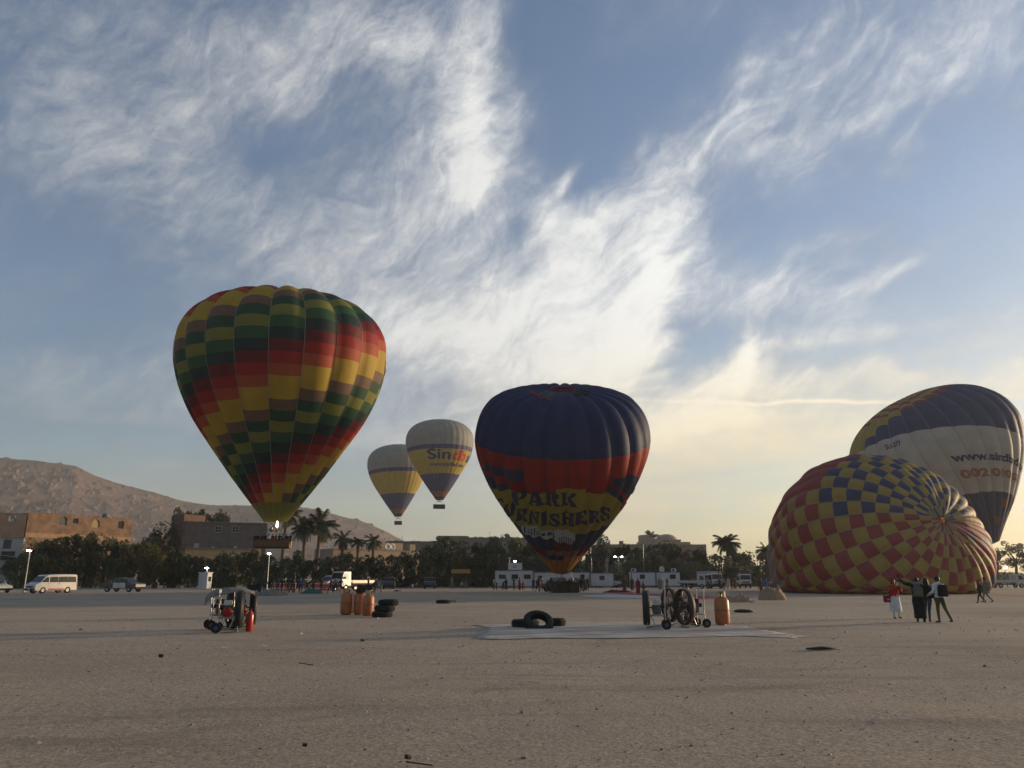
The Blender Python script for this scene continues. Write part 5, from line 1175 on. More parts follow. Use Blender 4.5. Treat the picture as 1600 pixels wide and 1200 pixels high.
def pose(kind, f=None):
    """joint positions for a 1.72 m person facing -y; arms and legs set by the kind of pose"""
    J = dict(pelvis=(0, 0, .96), waist=(0, .0, 1.10), chest=(0, 0, 1.30), upper=(0, .01, 1.42), neck=(0, .005, 1.50), head=(0, -.02, 1.60))
    P_ = {k: Vector(v) for k, v in J.items()}
    for s, n in ((1, 'L'), (-1, 'R')):
        P_['shoulder' + n] = Vector((s * .175, .01, 1.41)); P_['elbow' + n] = Vector((s * .225, .03, 1.13)); P_['wrist' + n] = Vector((s * .235, -.05, .89)); P_['palm' + n] = Vector((s * .235, -.09, .82))
        P_['hip' + n] = Vector((s * .09, 0, .90)); P_['knee' + n] = Vector((s * .10, -.02, .50)); P_['ankle' + n] = Vector((s * .11, .03, .09)); P_['heel' + n] = Vector((s * .11, .06, .045)); P_['toe' + n] = Vector((s * .13, -.16, .035))
    def leg(n, k, a, t=None):
        s = 1 if n == 'L' else -1
        P_['knee' + n] = Vector(k); P_['ankle' + n] = Vector(a); P_['heel' + n] = Vector(a) + Vector((0, .04, -.045)); P_['toe' + n] = Vector(a) + Vector(t or (s * .02, -.18, -.055))
    def arm(n, e, w):
        P_['elbow' + n] = Vector(e); P_['wrist' + n] = Vector(w); P_['palm' + n] = Vector(w) + (Vector(w) - Vector(e)).normalized() * .075
    if kind == 'walk': leg('L', (.09, -.22, .52), (.10, -.30, .10), (.01, -.17, .0)); leg('R', (-.09, .05, .50), (-.10, .34, .16), (0, -.15, -.10)); arm('L', (.24, .14, 1.15), (.22, .12, .92)); arm('R', (-.24, -.08, 1.14), (-.22, -.24, .97))
    if kind == 'stride': leg('L', (.09, .16, .52), (.10, .36, .14), (.01, -.16, -.08)); leg('R', (-.10, -.20, .50), (-.10, -.26, .09)); arm('L', (.26, -.10, 1.16), (.20, -.30, 1.05)); arm('R', (-.26, .12, 1.15), (-.26, .10, .90))
    if kind == 'phone': arm('L', (.24, -.16, 1.20), (.09, -.36, 1.38)); arm('R', (-.24, -.14, 1.18), (-.08, -.34, 1.36))
    if kind == 'selfie': arm('L', (.40, -.16, 1.48), (.56, -.30, 1.62)); P_['shoulderL'] = Vector((.19, -.02, 1.43))
    if kind == 'reach': arm('L', (.26, -.20, 1.30), (.22, -.46, 1.42)); arm('R', (-.28, .0, 1.18), (-.24, -.20, 1.05))
    if kind == 'armsup': arm('L', (.34, -.05, 1.58), (.30, -.12, 1.86)); arm('R', (-.34, -.05, 1.58), (-.26, -.12, 1.86))
    if kind == 'palmout': arm('L', (.22, -.02, 1.15), (.30, -.24, 1.00)); leg('R', (-.15, .06, .52), (-.20, .24, .12), (-.06, -.17, -.06)); leg('L', (.08, -.06, .51), (.09, -.05, .09)); arm('R', (-.25, .06, 1.14), (-.22, -.10, .94))
    if kind == 'lean': leg('L', (.13, -.02, .50), (.20, .06, .09)); leg('R', (-.02, -.03, .50), (.02, .04, .09)); arm('L', (.22, -.12, 1.18), (.10, -.26, 1.16)); arm('R', (-.25, .02, 1.16), (-.26, -.06, .93))
    if kind == 'bend':
        for k_ in ('waist', 'chest', 'upper', 'neck', 'head'): v = P_[k_]; d = v.z - .96; P_[k_] = Vector((0, -d * .80, .96 + d * .58))
        for n, s in (('L', 1), ('R', -1)):
            P_['shoulder' + n] = P_['upper'] + Vector((s * .175, 0, -.01)); arm(n, P_['shoulder' + n] + Vector((s * .04, -.10, -.26)), P_['shoulder' + n] + Vector((s * .02, -.22, -.48)))
        leg('L', (.12, -.16, .52), (.13, -.02, .09)); leg('R', (-.12, -.02, .50), (-.13, .16, .09)); P_['pelvis'].y = .06; P_['hipL'].y = .05; P_['hipR'].y = .05
    if kind == 'squat':
        dz = -.50
        for k_ in P_:
            if k_[:4] not in ('knee', 'ankl', 'heel', 'toeL', 'toeR'): P_[k_] = P_[k_] + Vector((0, .12 - (P_[k_].z - .96) * .25, dz))
        leg('L', (.16, -.26, .52), (.14, -.02, .09)); leg('R', (-.16, -.26, .50), (-.14, -.02, .09)); arm('L', (.22, -.26, .60), (.14, -.46, .52)); arm('R', (-.22, -.26, .60), (-.14, -.46, .50))
    return P_
EDG = [('pelvis', 'waist', 1), ('waist', 'chest', 1), ('chest', 'upper', 1), ('upper', 'neck', 0), ('neck', 'head', 0)]
for n_ in 'LR': EDG += [('upper', 'shoulder' + n_, 1), ('shoulder' + n_, 'elbow' + n_, 1), ('elbow' + n_, 'wrist' + n_, 1), ('wrist' + n_, 'palm' + n_, 0), ('pelvis', 'hip' + n_, 2), ('hip' + n_, 'knee' + n_, 2), ('knee' + n_, 'ankle' + n_, 2), ('ankle' + n_, 'heel' + n_, 3), ('heel' + n_, 'toe' + n_, 3)]
RAD = dict(pelvis=(.15, .11), waist=(.135, .10), chest=(.165, .115), upper=(.12, .09), neck=.052, head=.07)
for n_ in 'LR': RAD.update({'shoulder' + n_: .068, 'elbow' + n_: .046, 'wrist' + n_: .030, 'palm' + n_: (.036, .018), 'hip' + n_: .105, 'knee' + n_: .066, 'ankle' + n_: .045, 'heel' + n_: .04, 'toe' + n_: .033})
SK = M('skin', (.22, .11, .065), rough=.55, var=.08, scale=8)
EYEM = M('eye_dark', (.02, .015, .012), rough=.3); LIP = M('lips', (.20, .07, .055), rough=.5); HAIRM = M('black_hair', (.012, .010, .009), rough=.55)
BODIES = {}; POSES = {}
def cloth(n, c): return M('cloth_' + n, c, rough=.9, var=.16, scale=9, bump=.35, bscale=14)
CL = {k: cloth(k, v) for k, v in dict(black=(.014, .014, .016), navy=(.025, .035, .07), red=(.34, .03, .025), brown=(.10, .06, .04), khaki=(.16, .14, .09), olive=(.075, .07, .035), grey=(.16, .16, .16), white=(.56, .55, .53), blue=(.05, .12, .28), denim=(.07, .10, .14), orange=(.40, .10, .03), dred=(.16, .02, .02), pale=(.42, .40, .36), green=(.04, .12, .09), camo=(.12, .115, .075), tan=(.30, .20, .12)).items()}
def get_body(kind, hd=(0, -1, 0)):
    key = (kind, hd)
    if key not in BODIES:
        P_ = pose(kind); POSES[kind] = P_
        me = skin_body(P_, [(a, b) for a, b, s in EDG], RAD, [s for a, b, s in EDG], hd)
        for m in (SK, CL['grey'], CL['navy'], DARKP, EYEM, LIP): me.materials.append(m)
        zmin = min(v.co.z for v in me.vertices); me.transform(Matrix.Translation((0, 0, -zmin))); me['dz'] = -zmin
        hb_ = MB(); hc = P_['head'] + Vector((0, .006, .012 - zmin)); vs = []
        n, mm = 14, 8
        for j in range(mm + 1):
            ph = PI * .62 * j / mm
            for i in range(n):
                th = 2 * PI * i / n; x, y, z = math.cos(th) * math.sin(ph), math.sin(th) * math.sin(ph), math.cos(ph); front = max(0, -y) * (ph / 2)
                vs.append(hc + Vector((x * .090, y * .108 * (1 - .45 * front) + .012, z * .125 + front * .05)))
        hb_.add(vs, [(j * n + i, j * n + (i + 1) % n, (j + 1) * n + (i + 1) % n, (j + 1) * n + i) for j in range(mm) for i in range(n)]); hm = hb_.mesh('hair', [HAIRM], smooth=True)
        BODIES[key] = (me, hm)
    return BODIES[key]
def loft(b, rings, n=20, fold=0.0, seed=0):
    """rings: (centre, rx, ry); cloth hanging round the body with soft folds"""
    vs = []
    for j, (c, rx, ry) in enumerate(rings):
        k = fold * j / (len(rings) - 1)
        for i in range(n):
            a = 2 * PI * i / n; w = 1 + k * math.sin(a * 7 + seed + j * .3) + k * .5 * math.sin(a * 11 + seed * 2); vs.append((c[0] + rx * w * math.cos(a), c[1] + ry * w * math.sin(a), c[2]))
    return b.add(vs, [(j * n + i, j * n + (i + 1) % n, (j + 1) * n + (i + 1) % n, (j + 1) * n + i) for j in range(len(rings) - 1) for i in range(n)])
def person(label, loc, face, kind, top, bottom, h=1.72, shoes=None, hair=True, garment=None, gcol=None, group=None, scarf=None, hd=(0, -1, 0), skin=None):
    """face: degrees the person looks towards, 0 = to the camera, 180 = away"""
    me, hm = get_body(kind, hd); r = empty('person', loc, R_(face) - math.atan2(loc[0], loc[1]), label, 'person', group); s = h / 1.72; r.scale = (s, s, s)
    o = link(me, 'body', r)
    for i, m in ((1, CL[top]), (2, CL[bottom]), (3, shoes or DARKP)): o.material_slots[i].link = 'OBJECT'; o.material_slots[i].material = m
    if hair: link(hm, 'hair', r)
    P_ = POSES[kind]; dz = me['dz']; p = P_['pelvis']; c = P_['chest']
    if garment in ('robe', 'coat', 'skirt'):
        q = MB(); bot = {'robe': .14, 'coat': .62, 'skirt': .30}[garment]; ax_ = (P_['ankleL'] + P_['ankleR']) / 2
        if garment == 'skirt': rings = [((p.x, p.y, 1.06 + dz), .165, .125), ((p.x, p.y, .92 + dz), .20, .15), ((ax_.x * .6, ax_.y * .6, .60), .23, .19), ((ax_.x, ax_.y, bot), .25, .22)]
        else: rings = [((c.x, c.y + .01, 1.50 + dz), .075, .07), ((c.x, c.y + .01, 1.44 + dz), .19, .115), ((c.x, c.y, 1.28 + dz), .205, .145), ((p.x, p.y, 1.02 + dz), .20, .155), ((p.x, p.y, .82 + dz), .235, .185)] + ([((ax_.x * .5, ax_.y * .5, .50), .215, .18), ((ax_.x, ax_.y * .8, bot), .225, .20)] if garment == 'robe' else [((p.x, p.y, bot), .27, .21)])
        loft(q, rings, 22, .05, len(label)); q.obj(garment, CL[gcol], r, smooth=True)
        if garment != 'skirt':
            for n in 'LR':
                q = MB(); q.tube([P_['shoulder' + n] + Vector((0, 0, dz)), P_['elbow' + n] + Vector((0, 0, dz)), P_['wrist' + n].lerp(P_['elbow' + n], .1) + Vector((0, 0, dz))], [.082, .064, .058], 10); q.obj('sleeve', CL[gcol], r, smooth=True)
    if scarf:
        hc = P_['head'] + Vector((0, .012, dz + .02)); q = MB(); loft(q, [((hc.x, hc.y, hc.z + .125), .02, .02), ((hc.x, hc.y, hc.z + .10), .075, .09), ((hc.x, hc.y + .01, hc.z), .10, .118), ((hc.x, hc.y + .03, hc.z - .08), .095, .10), ((hc.x, hc.y + .02, hc.z - .15), .12, .11)], 14); q.obj('headscarf', CL[scarf], r, smooth=True)
    return r
def long_hair(r, kind, l=.34):
    P_ = POSES[kind]; hc = P_['head']; q = MB(); n = 10
    loft(q, [((hc.x, hc.y + .03, hc.z + .12), .05, .05), ((hc.x, hc.y + .035, hc.z + .05), .098, .10), ((hc.x, hc.y + .055, hc.z - .08), .10, .085), ((hc.x, hc.y + .09, hc.z - l * .6), .10, .06), ((hc.x, hc.y + .10, hc.z - l), .06, .03)], 14, .06); q.obj('long_hair', HAIRM, r, smooth=True)
def backpack(label, who, kind, mat, w=.30, h=.44, d=.17, off=(0, 0, 0)):
    P_ = POSES[kind]; c = P_['chest']; M_ = Matrix.LocRotScale(who.location, who.rotation_euler, who.scale); base = M_ @ Vector((c.x + off[0], c.y + .12 + off[1], .96 + off[2]))
    r = empty('backpack', base, who.rotation_euler.z, label, 'backpack')
    q = MB(); q.prism([(-w / 2, 0), (w / 2, 0), (w / 2, h * .75), (w * .3, h), (-w * .3, h), (-w / 2, h * .75)], 0, d); q.obj('bag_body', mat, r, bevel=.04)
    q = MB(); q.box((0, d + .03, h * .32), (w * .75, .06, h * .42)); q.obj('front_pocket', mat, r, bevel=.02)
    for s in (-1, 1): q = MB(); q.tube([(s * w * .3, .01, h * .95), (s * .11, -.10, h * 1.05), (s * .13, -.25, h * .95), (s * .14, -.25, h * .5), (s * w * .42, -.02, h * .12)], .016, 6); q.obj('strap', DARKP, r)
    q = MB(); q.tube([(-.05, d * .3, h), (-.04, d * .3, h + .06), (.04, d * .3, h + .06), (.05, d * .3, h)], .012, 5); q.obj('carry_loop', DARKP, r)
    return r
# the five people near the chequered balloon
w1 = person('woman in a red coat over a white skirt, hands raised with a phone', gnd(1402, 966), 25, 'phone', 'orange', 'white', 1.66, garment='skirt', gcol='white', shoes=M('brown_leather', (.10, .05, .03)))
long_hair(w1, 'phone', .26); q = MB(); loft(q, [((0, .02, 1.47), .12, .09), ((0, .02, 1.40), .20, .125), ((0, .03, 1.2), .215, .15), ((0, .03, .95), .23, .17)], 20, .05); q.obj('coat', CL['red'], w1, smooth=True)
for n in 'LR': P_ = POSES['phone']; q = MB(); q.tube([P_['shoulder' + n], P_['elbow' + n], P_['wrist' + n]], [.085, .07, .055], 10); q.obj('sleeve', CL['red'], w1, smooth=True)
def handheld(name, label, cat, who, local, dims, mat, part, rot=(0, 0, 0)):
    M_ = Matrix.LocRotScale(who.location, who.rotation_euler, who.scale); r = empty(name, M_ @ Vector(local), who.rotation_euler.z, label, cat); q = MB(); q.box((0, 0, 0), dims); o = q.obj(part, mat, r, bevel=.008); o.rotation_euler = rot
    return r
PH = M('phone_case', (.5, .5, .5), rough=.3)
handheld('phone', 'pale phone held up by the woman in the red coat', 'phone', w1, (.0, -.40, 1.50), (.075, .012, .15), PH, 'phone_body')
hbg = handheld('handbag', 'dark red shoulder bag hanging beside the woman in the red coat', 'bag', w1, (-.30, .05, .84), (.34, .13, .30), M('red_leather', (.20, .012, .02), rough=.45), 'bag_body'); q = MB(); q.tube([(-.12, 0, .15), (.08, 0, .55), (.14, 0, .15)], .012, 5); q.obj('strap', DARKP, hbg); q = MB(); q.box((0, -.072, -.02), (.12, .01, .03)); q.obj('clasp', PH, hbg)
w2 = person('hooded person in a long black skirt, one arm stretched out', gnd(1439.5, 972), 186, 'selfie', 'black', 'black', 1.74, garment='robe', gcol='black', hair=True)
q = MB(); loft(q, [((0, .03, 1.53), .10, .08), ((0, .04, 1.47), .14, .11), ((0, .06, 1.38), .12, .09)], 16, .05); q.obj('hood', CL['grey'], w2, smooth=True)
backpack('khaki camouflage backpack on the person with the outstretched arm', w2, 'selfie', CL['camo'], .36, .42, .19)
handheld('phone', 'dark phone at the end of the outstretched arm', 'phone', w2, (.60, -.34, 1.76), (.075, .012, .16), DARKP, 'phone_body')
w3 = person('woman in jeans and grey hooded top with long dark hair, leaning in', gnd(1454, 972), 190, 'lean', 'grey', 'denim', 1.70)
long_hair(w3, 'lean', .40); backpack('black shoulder backpack on the woman in jeans', w3, 'lean', CL['black'], .28, .40, .17, (-.10, 0, -.03))
w4 = person('man in a white shirt and olive trousers seen from behind, one hand held out', gnd(1473, 973), 222, 'palmout', 'white', 'olive', 1.78)
backpack('black backpack on the man in the white shirt', w4, 'palmout', CL['black'], .34, .46, .19)
q = MB(); loft(q, [((0, 0, 1.50), .07, .06), ((0, .01, 1.44), .18, .11), ((0, .0, 1.28), .19, .135), ((0, .0, 1.05), .175, .13), ((0, .0, .93), .19, .145)], 20, .04); q.obj('shirt', CL['white'], w4, smooth=True)
for n in 'LR': P_ = POSES['palmout']; q = MB(); q.tube([P_['shoulder' + n], P_['elbow' + n], P_['wrist' + n].lerp(P_['elbow' + n], .12)], [.080, .062, .050], 10); q.obj('sleeve', CL['white'], w4, smooth=True)
person('short person in dark clothes walking left along the chequered balloon', gnd(1534, 942), -70, 'walk', 'black', 'black', 1.52)
person('person in a grey coat walking beside the shorter one along the chequered balloon', gnd(1543.5, 941), -75, 'walk', 'grey', 'grey', 1.80, garment='coat', gcol='khaki', scarf='brown')
# crowd at the back of the field: place, distance row, look
CR = [
 (413, 925, 160, 'bend', 'navy', 'black', None, None, 'person in navy bending beside the dark wire cage'), (425, 925, 20, 'bend', 'olive', 'olive', None, None, 'person in an olive jacket bending over the folded grey envelope'), (433, 924, 190, 'stand', 'navy', 'black', None, None, 'person in navy standing in front of the left barriers'),
 (445, 925, 90, 'stand', 'brown', 'black', None, 'white', 'person in brown with a white headcloth right of the left barriers'), (455, 926, -60, 'walk', 'black', 'black', None, None, 'person all in black striding left in the back crowd'), (463.5, 926, 70, 'walk', 'navy', 'black', None, None, 'person in a navy top walking right in the back crowd'), (469, 926, 0, 'reach', 'blue', 'navy', None, 'pale', 'person in blue with a pale headcloth reaching out'), (474, 927, -40, 'stride', 'khaki', 'khaki', None, None, 'person in khaki stepping forward left of the green bag'),
 (501.5, 925, 10, 'stand', 'black', 'black', None, None, 'person in black standing between the green bag and the man in red'), (516, 926, -80, 'walk', 'red', 'black', None, None, 'person in a red top walking left past the barriers'), (532, 925, 160, 'walk', 'black', 'navy', None, None, 'dark clad person climbing at the front of the flatbed truck'), (583, 926, 30, 'bend', 'navy', 'black', None, None, 'person in navy bending behind the gas cylinders'), (588, 924, 0, 'stand', 'blue', 'navy', None, None, 'person in a bright blue top beyond the gas cylinders'), (595, 925, -30, 'walk', 'grey', 'grey', None, None, 'person in grey walking beyond the gas cylinders'),
 (706, 919, 30, 'stand', 'khaki', 'khaki', 'robe', 'pale', 'person in a khaki robe under the orange banner'), (722, 919, -30, 'squat', 'pale', 'grey', None, None, 'person in a pale shirt squatting under the orange banner'), (727, 919.5, 10, 'bend', 'grey', 'grey', None, None, 'person in grey bending right of the orange banner'), (745, 918, 30, 'stand', 'black', 'black', 'robe', None, 'person in a black robe in the shade of the trees'), (750, 918, -10, 'stand', 'brown', 'brown', 'robe', 'pale', 'person in a brown robe right of the black robed one'), (738, 918, 50, 'squat', 'black', 'black', None, None, 'dark clad person squatting in the shade of the trees'),
 (771, 922, 80, 'squat', 'brown', 'brown', None, 'white', 'person in brown with a white cap squatting left of the cabins'), (776, 922, -60, 'bend', 'grey', 'black', None, 'pale', 'person bending at the left corner of the first cabin'), (786, 922, 70, 'bend', 'black', 'black', None, None, 'person in black bending in front of the first cabin'), (791, 922, -50, 'stand', 'black', 'black', 'robe', None, 'person in a long black robe in front of the first cabin'), (803, 922, 20, 'armsup', 'black', 'black', None, None, 'person in black with both arms up in front of the dark cabin window'), (812, 922, 60, 'stand', 'dred', 'black', 'robe', None, 'person in a black robe over dark red in front of the right cabin window'), (817, 922, 30, 'squat', 'dred', 'dred', None, None, 'person in dark red squatting by the first cabin'),
 (833.5, 923, 0, 'stand', 'navy', 'navy', None, None, 'person in navy at the gap between the cabins'), (843, 923, 40, 'reach', 'dred', 'brown', None, None, 'person in dark red working beside the buggy'), (847, 922.5, -70, 'stand', 'grey', 'brown', None, 'white', 'person in grey with a white headcloth beside the buggy'), (884, 926, 0, 'stand', 'red', 'dred', None, None, 'person in a bright red jacket in front of the dark basket'), (893, 924, -60, 'reach', 'dred', 'black', None, None, 'person in dark red pulling on the basket rim'), (898, 923.5, 10, 'stand', 'navy', 'navy', None, None, 'person in navy right of the dark basket'), (902, 923.5, 60, 'stand', 'black', 'navy', None, None, 'person in black close to the open cabin door'), (906, 923, -20, 'stand', 'navy', 'black', None, None, 'person in a navy jacket in the open cabin door'), (911, 923, 60, 'bend', 'dred', 'black', None, None, 'person bending by the wheel right of the dark basket'), (918.5, 923, 0, 'stand', 'black', 'black', None, None, 'person in black standing alone right of the basket crew'), (860, 923, 30, 'stand', 'black', 'brown', None, None, 'person in black in front of the buggy'), (868, 924, 200, 'reach', 'brown', 'black', None, None, 'person in brown leaning on the left side of the dark basket'),
 (988, 923, 0, 'stand', 'brown', 'tan', 'robe', None, 'person in a brown robe at the left corner of the blue framed cabin'), (997.5, 929, 20, 'stand', 'dred', 'dred', 'robe', None, 'person in a dark red robe standing on the red cloth'), (1005, 923, 60, 'squat', 'dred', 'dred', None, None, 'person in dark red squatting behind the red robed one'), (1031, 922, 0, 'stand', 'grey', 'grey', 'robe', None, 'person in a grey robe in front of the cabin door'), (1036, 922, -20, 'stand', 'pale', 'pale', 'robe', 'white', 'person in a pale robe in front of the cabin door'),
 (1125, 921, 0, 'stand', 'navy', 'black', None, None, 'person in navy in front of the covered truck'), (1131, 921, 40, 'stand', 'grey', 'black', None, None, 'person in grey right of the covered truck'), (1138.5, 921.5, 0, 'stand', 'pale', 'white', 'skirt', None, 'person in a white skirt right of the parked trucks'), (1144, 921, -30, 'stand', 'dred', 'brown', None, None, 'person in dark red right of the white skirted one'), (1149, 920.5, 10, 'stand', 'brown', 'brown', 'robe', None, 'person in a brown robe left of the hazy truck'),
 (1190.5, 936, 150, 'walk', 'olive', 'brown', None, None, 'person in an olive jacket walking beside the bundled brown cloth'), (1199, 935, 190, 'reach', 'blue', 'tan', None, 'blue', 'person in a blue hooded top dragging brown cloth'), (1213, 922, 20, 'stand', 'grey', 'brown', None, None, 'person in grey at the left end of the chequered balloon'), (1219, 921, 60, 'bend', 'pale', 'grey', None, None, 'person in a pale shirt bending at the left end of the chequered balloon')]
CR += [
 (489, 926, 40, 'stand', 'olive', 'black', None, None, 'person in olive standing behind the green bag'), (440, 926, -30, 'walk', 'black', 'navy', None, None, 'person in black walking past the folded grey envelope'), (449.5, 925.5, 200, 'stand', 'black', 'black', None, None, 'person in black with back turned left of the striding one'), (459, 925, 30, 'reach', 'grey', 'black', None, None, 'person in grey reaching between two dark figures'), (480, 926, 120, 'bend', 'black', 'brown', None, None, 'person in black bending over the green bag'), (575, 925, 60, 'walk', 'black', 'black', None, None, 'person in black walking behind the middle gas cylinder'), (524, 924.5, 0, 'stand', 'grey', 'navy', None, None, 'person in grey standing at the truck bumper'),
 (840, 925, 30, 'walk', 'black', 'black', None, None, 'person in black walking left of the buggy'), (856, 925.5, 0, 'bend', 'brown', 'black', None, None, 'person in brown bending in front of the buggy wheel'), (862, 926, 160, 'stand', 'black', 'brown', None, None, 'person in black with back turned at the left basket corner'), (873, 926.5, -40, 'reach', 'navy', 'black', None, None, 'person in navy holding the basket rim'), (890, 926.5, 170, 'stand', 'black', 'black', None, None, 'person in black right beside the red jacket'), (900, 925, 40, 'reach', 'brown', 'navy', None, None, 'person in brown reaching up to a basket cable'), (909, 925, -60, 'walk', 'black', 'navy', None, None, 'person in black walking right of the basket'), (914, 923.5, 20, 'stand', 'brown', 'brown', 'robe', 'pale', 'person in a brown robe and pale headcloth right of the basket'),
 (976, 924, 0, 'stand', 'brown', 'brown', 'robe', None, 'person in a brown robe left of the blue framed cabin'), (1043, 921.5, 40, 'walk', 'black', 'grey', None, None, 'person in black walking past the blue framed cabin'), (1106, 921, 10, 'stand', 'grey', 'navy', None, None, 'person in grey in front of the flatbed truck at the right')]
for (px, py, fc, kd, tp, bt, ga, sf, lab) in CR:
    person(lab, gnd(px, py), fc, kd, tp, bt, 1.70 + .05 * math.sin(px), garment=ga, gcol=(tp if ga else None), scarf=sf, group='people at the back of the field', hair=not sf)
# passengers in the floating basket
kx = k1.location; rs = random.Random(4)
pl = ['black at the left end', 'black with arms folded, second from the left end', 'navy left of the first cable', 'black below the burner', 'white between two dark ones', 'dark red in the middle', 'red right of the middle', 'black right of the red one', 'grey near the right end', 'black at the right corner', 'navy at the right end', 'black behind the red one', 'brown behind the burner frame', 'black reaching to the cables']
for k in range(14):
    x = -2.2 + (k % 11) * .44 + (.2 if k > 10 else 0); y = -.45 if k < 11 else .3
    p = Matrix.Rotation(k1.rotation_euler.z, 3, 'Z') @ Vector((x, y, .12)) + kx
    person('passenger in ' + pl[k] + (' of the floating basket' if 'end' in pl[k] or 'middle' in pl[k] or 'corner' in pl[k] else ' in the floating basket'), p, rs.uniform(-60, 60), 'armsup' if k == 13 else ('phone' if k % 5 == 1 else 'stand'), ['black', 'black', 'navy', 'black', 'white', 'dred', 'red', 'black', 'grey', 'black', 'navy', 'black', 'brown', 'black'][k], 'black', 1.68 + .1 * rs.random(), group='passengers in the floating basket')

# ------------------------------------------------------------------ fans, cylinders, tyres, cloths
STEEL = M('tube_steel', (.30, .29, .27), rough=.4, metal=.7); ENG = M('engine_grey', (.10, .10, .10), rough=.5, metal=.3); TANK = M('red_tank', (.30, .02, .015), rough=.4); BLK = M('fan_black', (.022, .02, .018), rough=.55); HUB = M('wheel_blue', (.06, .08, .14), rough=.5); WOODB = M('fan_blade_wood', (.14, .08, .045), rough=.5)
def fan_cart(label, loc, rz, R=.56, blue=True, brown=False, group='inflation fans'):
    """fan blows along +x; engine and wheeled handle behind it at -x"""
    r = empty('inflation_fan', loc, rz, label, 'fan', group); cz = .72; bm_ = M('fan_brown', (.06, .04, .025), rough=.6) if brown else BLK
    q = MB(); q.lathe([(R, -.10), (R + .03, -.11), (R + .04, .0), (R + .03, .11), (R, .10), (R - .012, .0), (R, -.10)], 36, (0, 0, cz), 'X'); q.obj('shroud', bm_, r, smooth=True)
    q = MB()
    for x in (-.115, .115):
        for k in range(1, 6): q.lathe([(R * k / 6, x - .004), (R * k / 6 + .008, x), (R * k / 6, x + .004)], 28, (0, 0, cz), 'X', caps=False)
        for k in range(16): a = 2 * PI * k / 16; q.tube([(x, 0, cz), (x, R * math.cos(a), cz + R * math.sin(a))], .006, 4, caps=False)
    q.obj('wire_guard', bm_, r)
    for k in range(4):
        a = 2 * PI * k / 4 + .4; c, s = math.cos(a), math.sin(a); u = Vector((0, c, s)); v = Vector((0, -s, c)); o = Vector((0, 0, cz)); q = MB()
        vs = [o + u * .06 + v * .03, o + u * .06 - v * .03, o + u * R * .9 - v * .06 + Vector((.03, 0, 0)), o + u * R * .92 + v * .07 - Vector((.03, 0, 0))]
        q.add(vs + [p + Vector((.014, 0, 0)) for p in vs], [(0, 1, 2, 3), (4, 5, 6, 7), (0, 1, 5, 4), (1, 2, 6, 5), (2, 3, 7, 6), (3, 0, 4, 7)]); q.obj('blade', WOODB, r)
    q = MB(); q.lathe([(0, -.06), (.07, -.06), (.08, 0), (.05, .07), (0, .08)], 12, (0, 0, cz), 'X'); q.obj('hub', ENG, r)
    q = MB(); q.box((-.36, 0, cz - .06), (.28, .30, .30)); q.box((-.28, -.17, cz - .02), (.16, .08, .2)); q.lathe([(.03, -.24), (.03, -.1)], 8, (0, 0, cz), 'X'); q.obj('engine', ENG, r, bevel=.02)
    q = MB(); q.box((-.38, 0, cz + .20), (.26, .34, .16)); q.obj('fuel_tank', FRAME_W if blue else BLK, r, bevel=.04)
    q = MB(); q.lathe([(0, -.06), (.14, -.05), (.16, 0), (.15, .06), (0, .07)], 16, (-.36, -.2, cz - .08), 'Y'); q.obj('starter_housing', TANK, r, smooth=True)
    q = MB(); q.lathe([(.0, -.08), (.07, -.08), (.07, .08), (0, .08)], 12, (-.56, .05, cz + .05), 'X'); q.obj('air_filter', BLK, r)
    f = MB()
    for s in (-1, 1):
        f.tube([(.0, s * .30, .03), (-.06, s * .30, cz - .28), (-.62, s * .26, cz - .26)], .017, 6); f.tube([(-.02, s * .28, .06), (-.66, s * .28, .15), (-.62, s * .26, .60), (-.66, s * .25, 1.34)], .018, 6); f.tube([(-.15, s * .27, cz - .27), (-.30, s * .28, .10)], .014, 5)
    f.tube([(-.66, -.25, 1.34), (-.66, .25, 1.34)], .018, 6); f.tube([(0, -.3, .03), (0, .3, .03)], .017, 6); f.box((-.36, 0, cz - .24), (.42, .5, .03)); f.obj('frame', STEEL, r)
    for s in (-1, 1):
        q = MB(); q.lathe([(.07, -.04), (.14, -.045), (.16, -.02), (.16, .02), (.14, .045), (.07, .04), (.065, 0), (.07, -.04)], 20, (-.66, s * .34, .16), 'Y', caps=False); w = q.obj('wheel', RUB, r); q = MB(); q.lathe([(0, -.035), (.03, -.04), (.075, -.03), (.075, .03), (.03, .04), (0, .035)], 14, (-.66, s * .34, .16), 'Y'); q.obj('rim', HUB if blue else ENG, w)
    return r
p = gnd(372, 988); fA = fan_cart('front fan of the left group, blue wheeled, under the grey tarpaulin', p, R_(16), blue=True)
p = gnd(352, 984); fan_cart('rear fan of the left group, its wheel at the far left', p + Vector((-.06, .55, 0)), R_(28), blue=False)
p = gnd(385, 984.5); fan_cart('fan of the left group that stands beside the fire extinguisher', p + Vector((0, .5, 0)), R_(20), R=.54, blue=False)
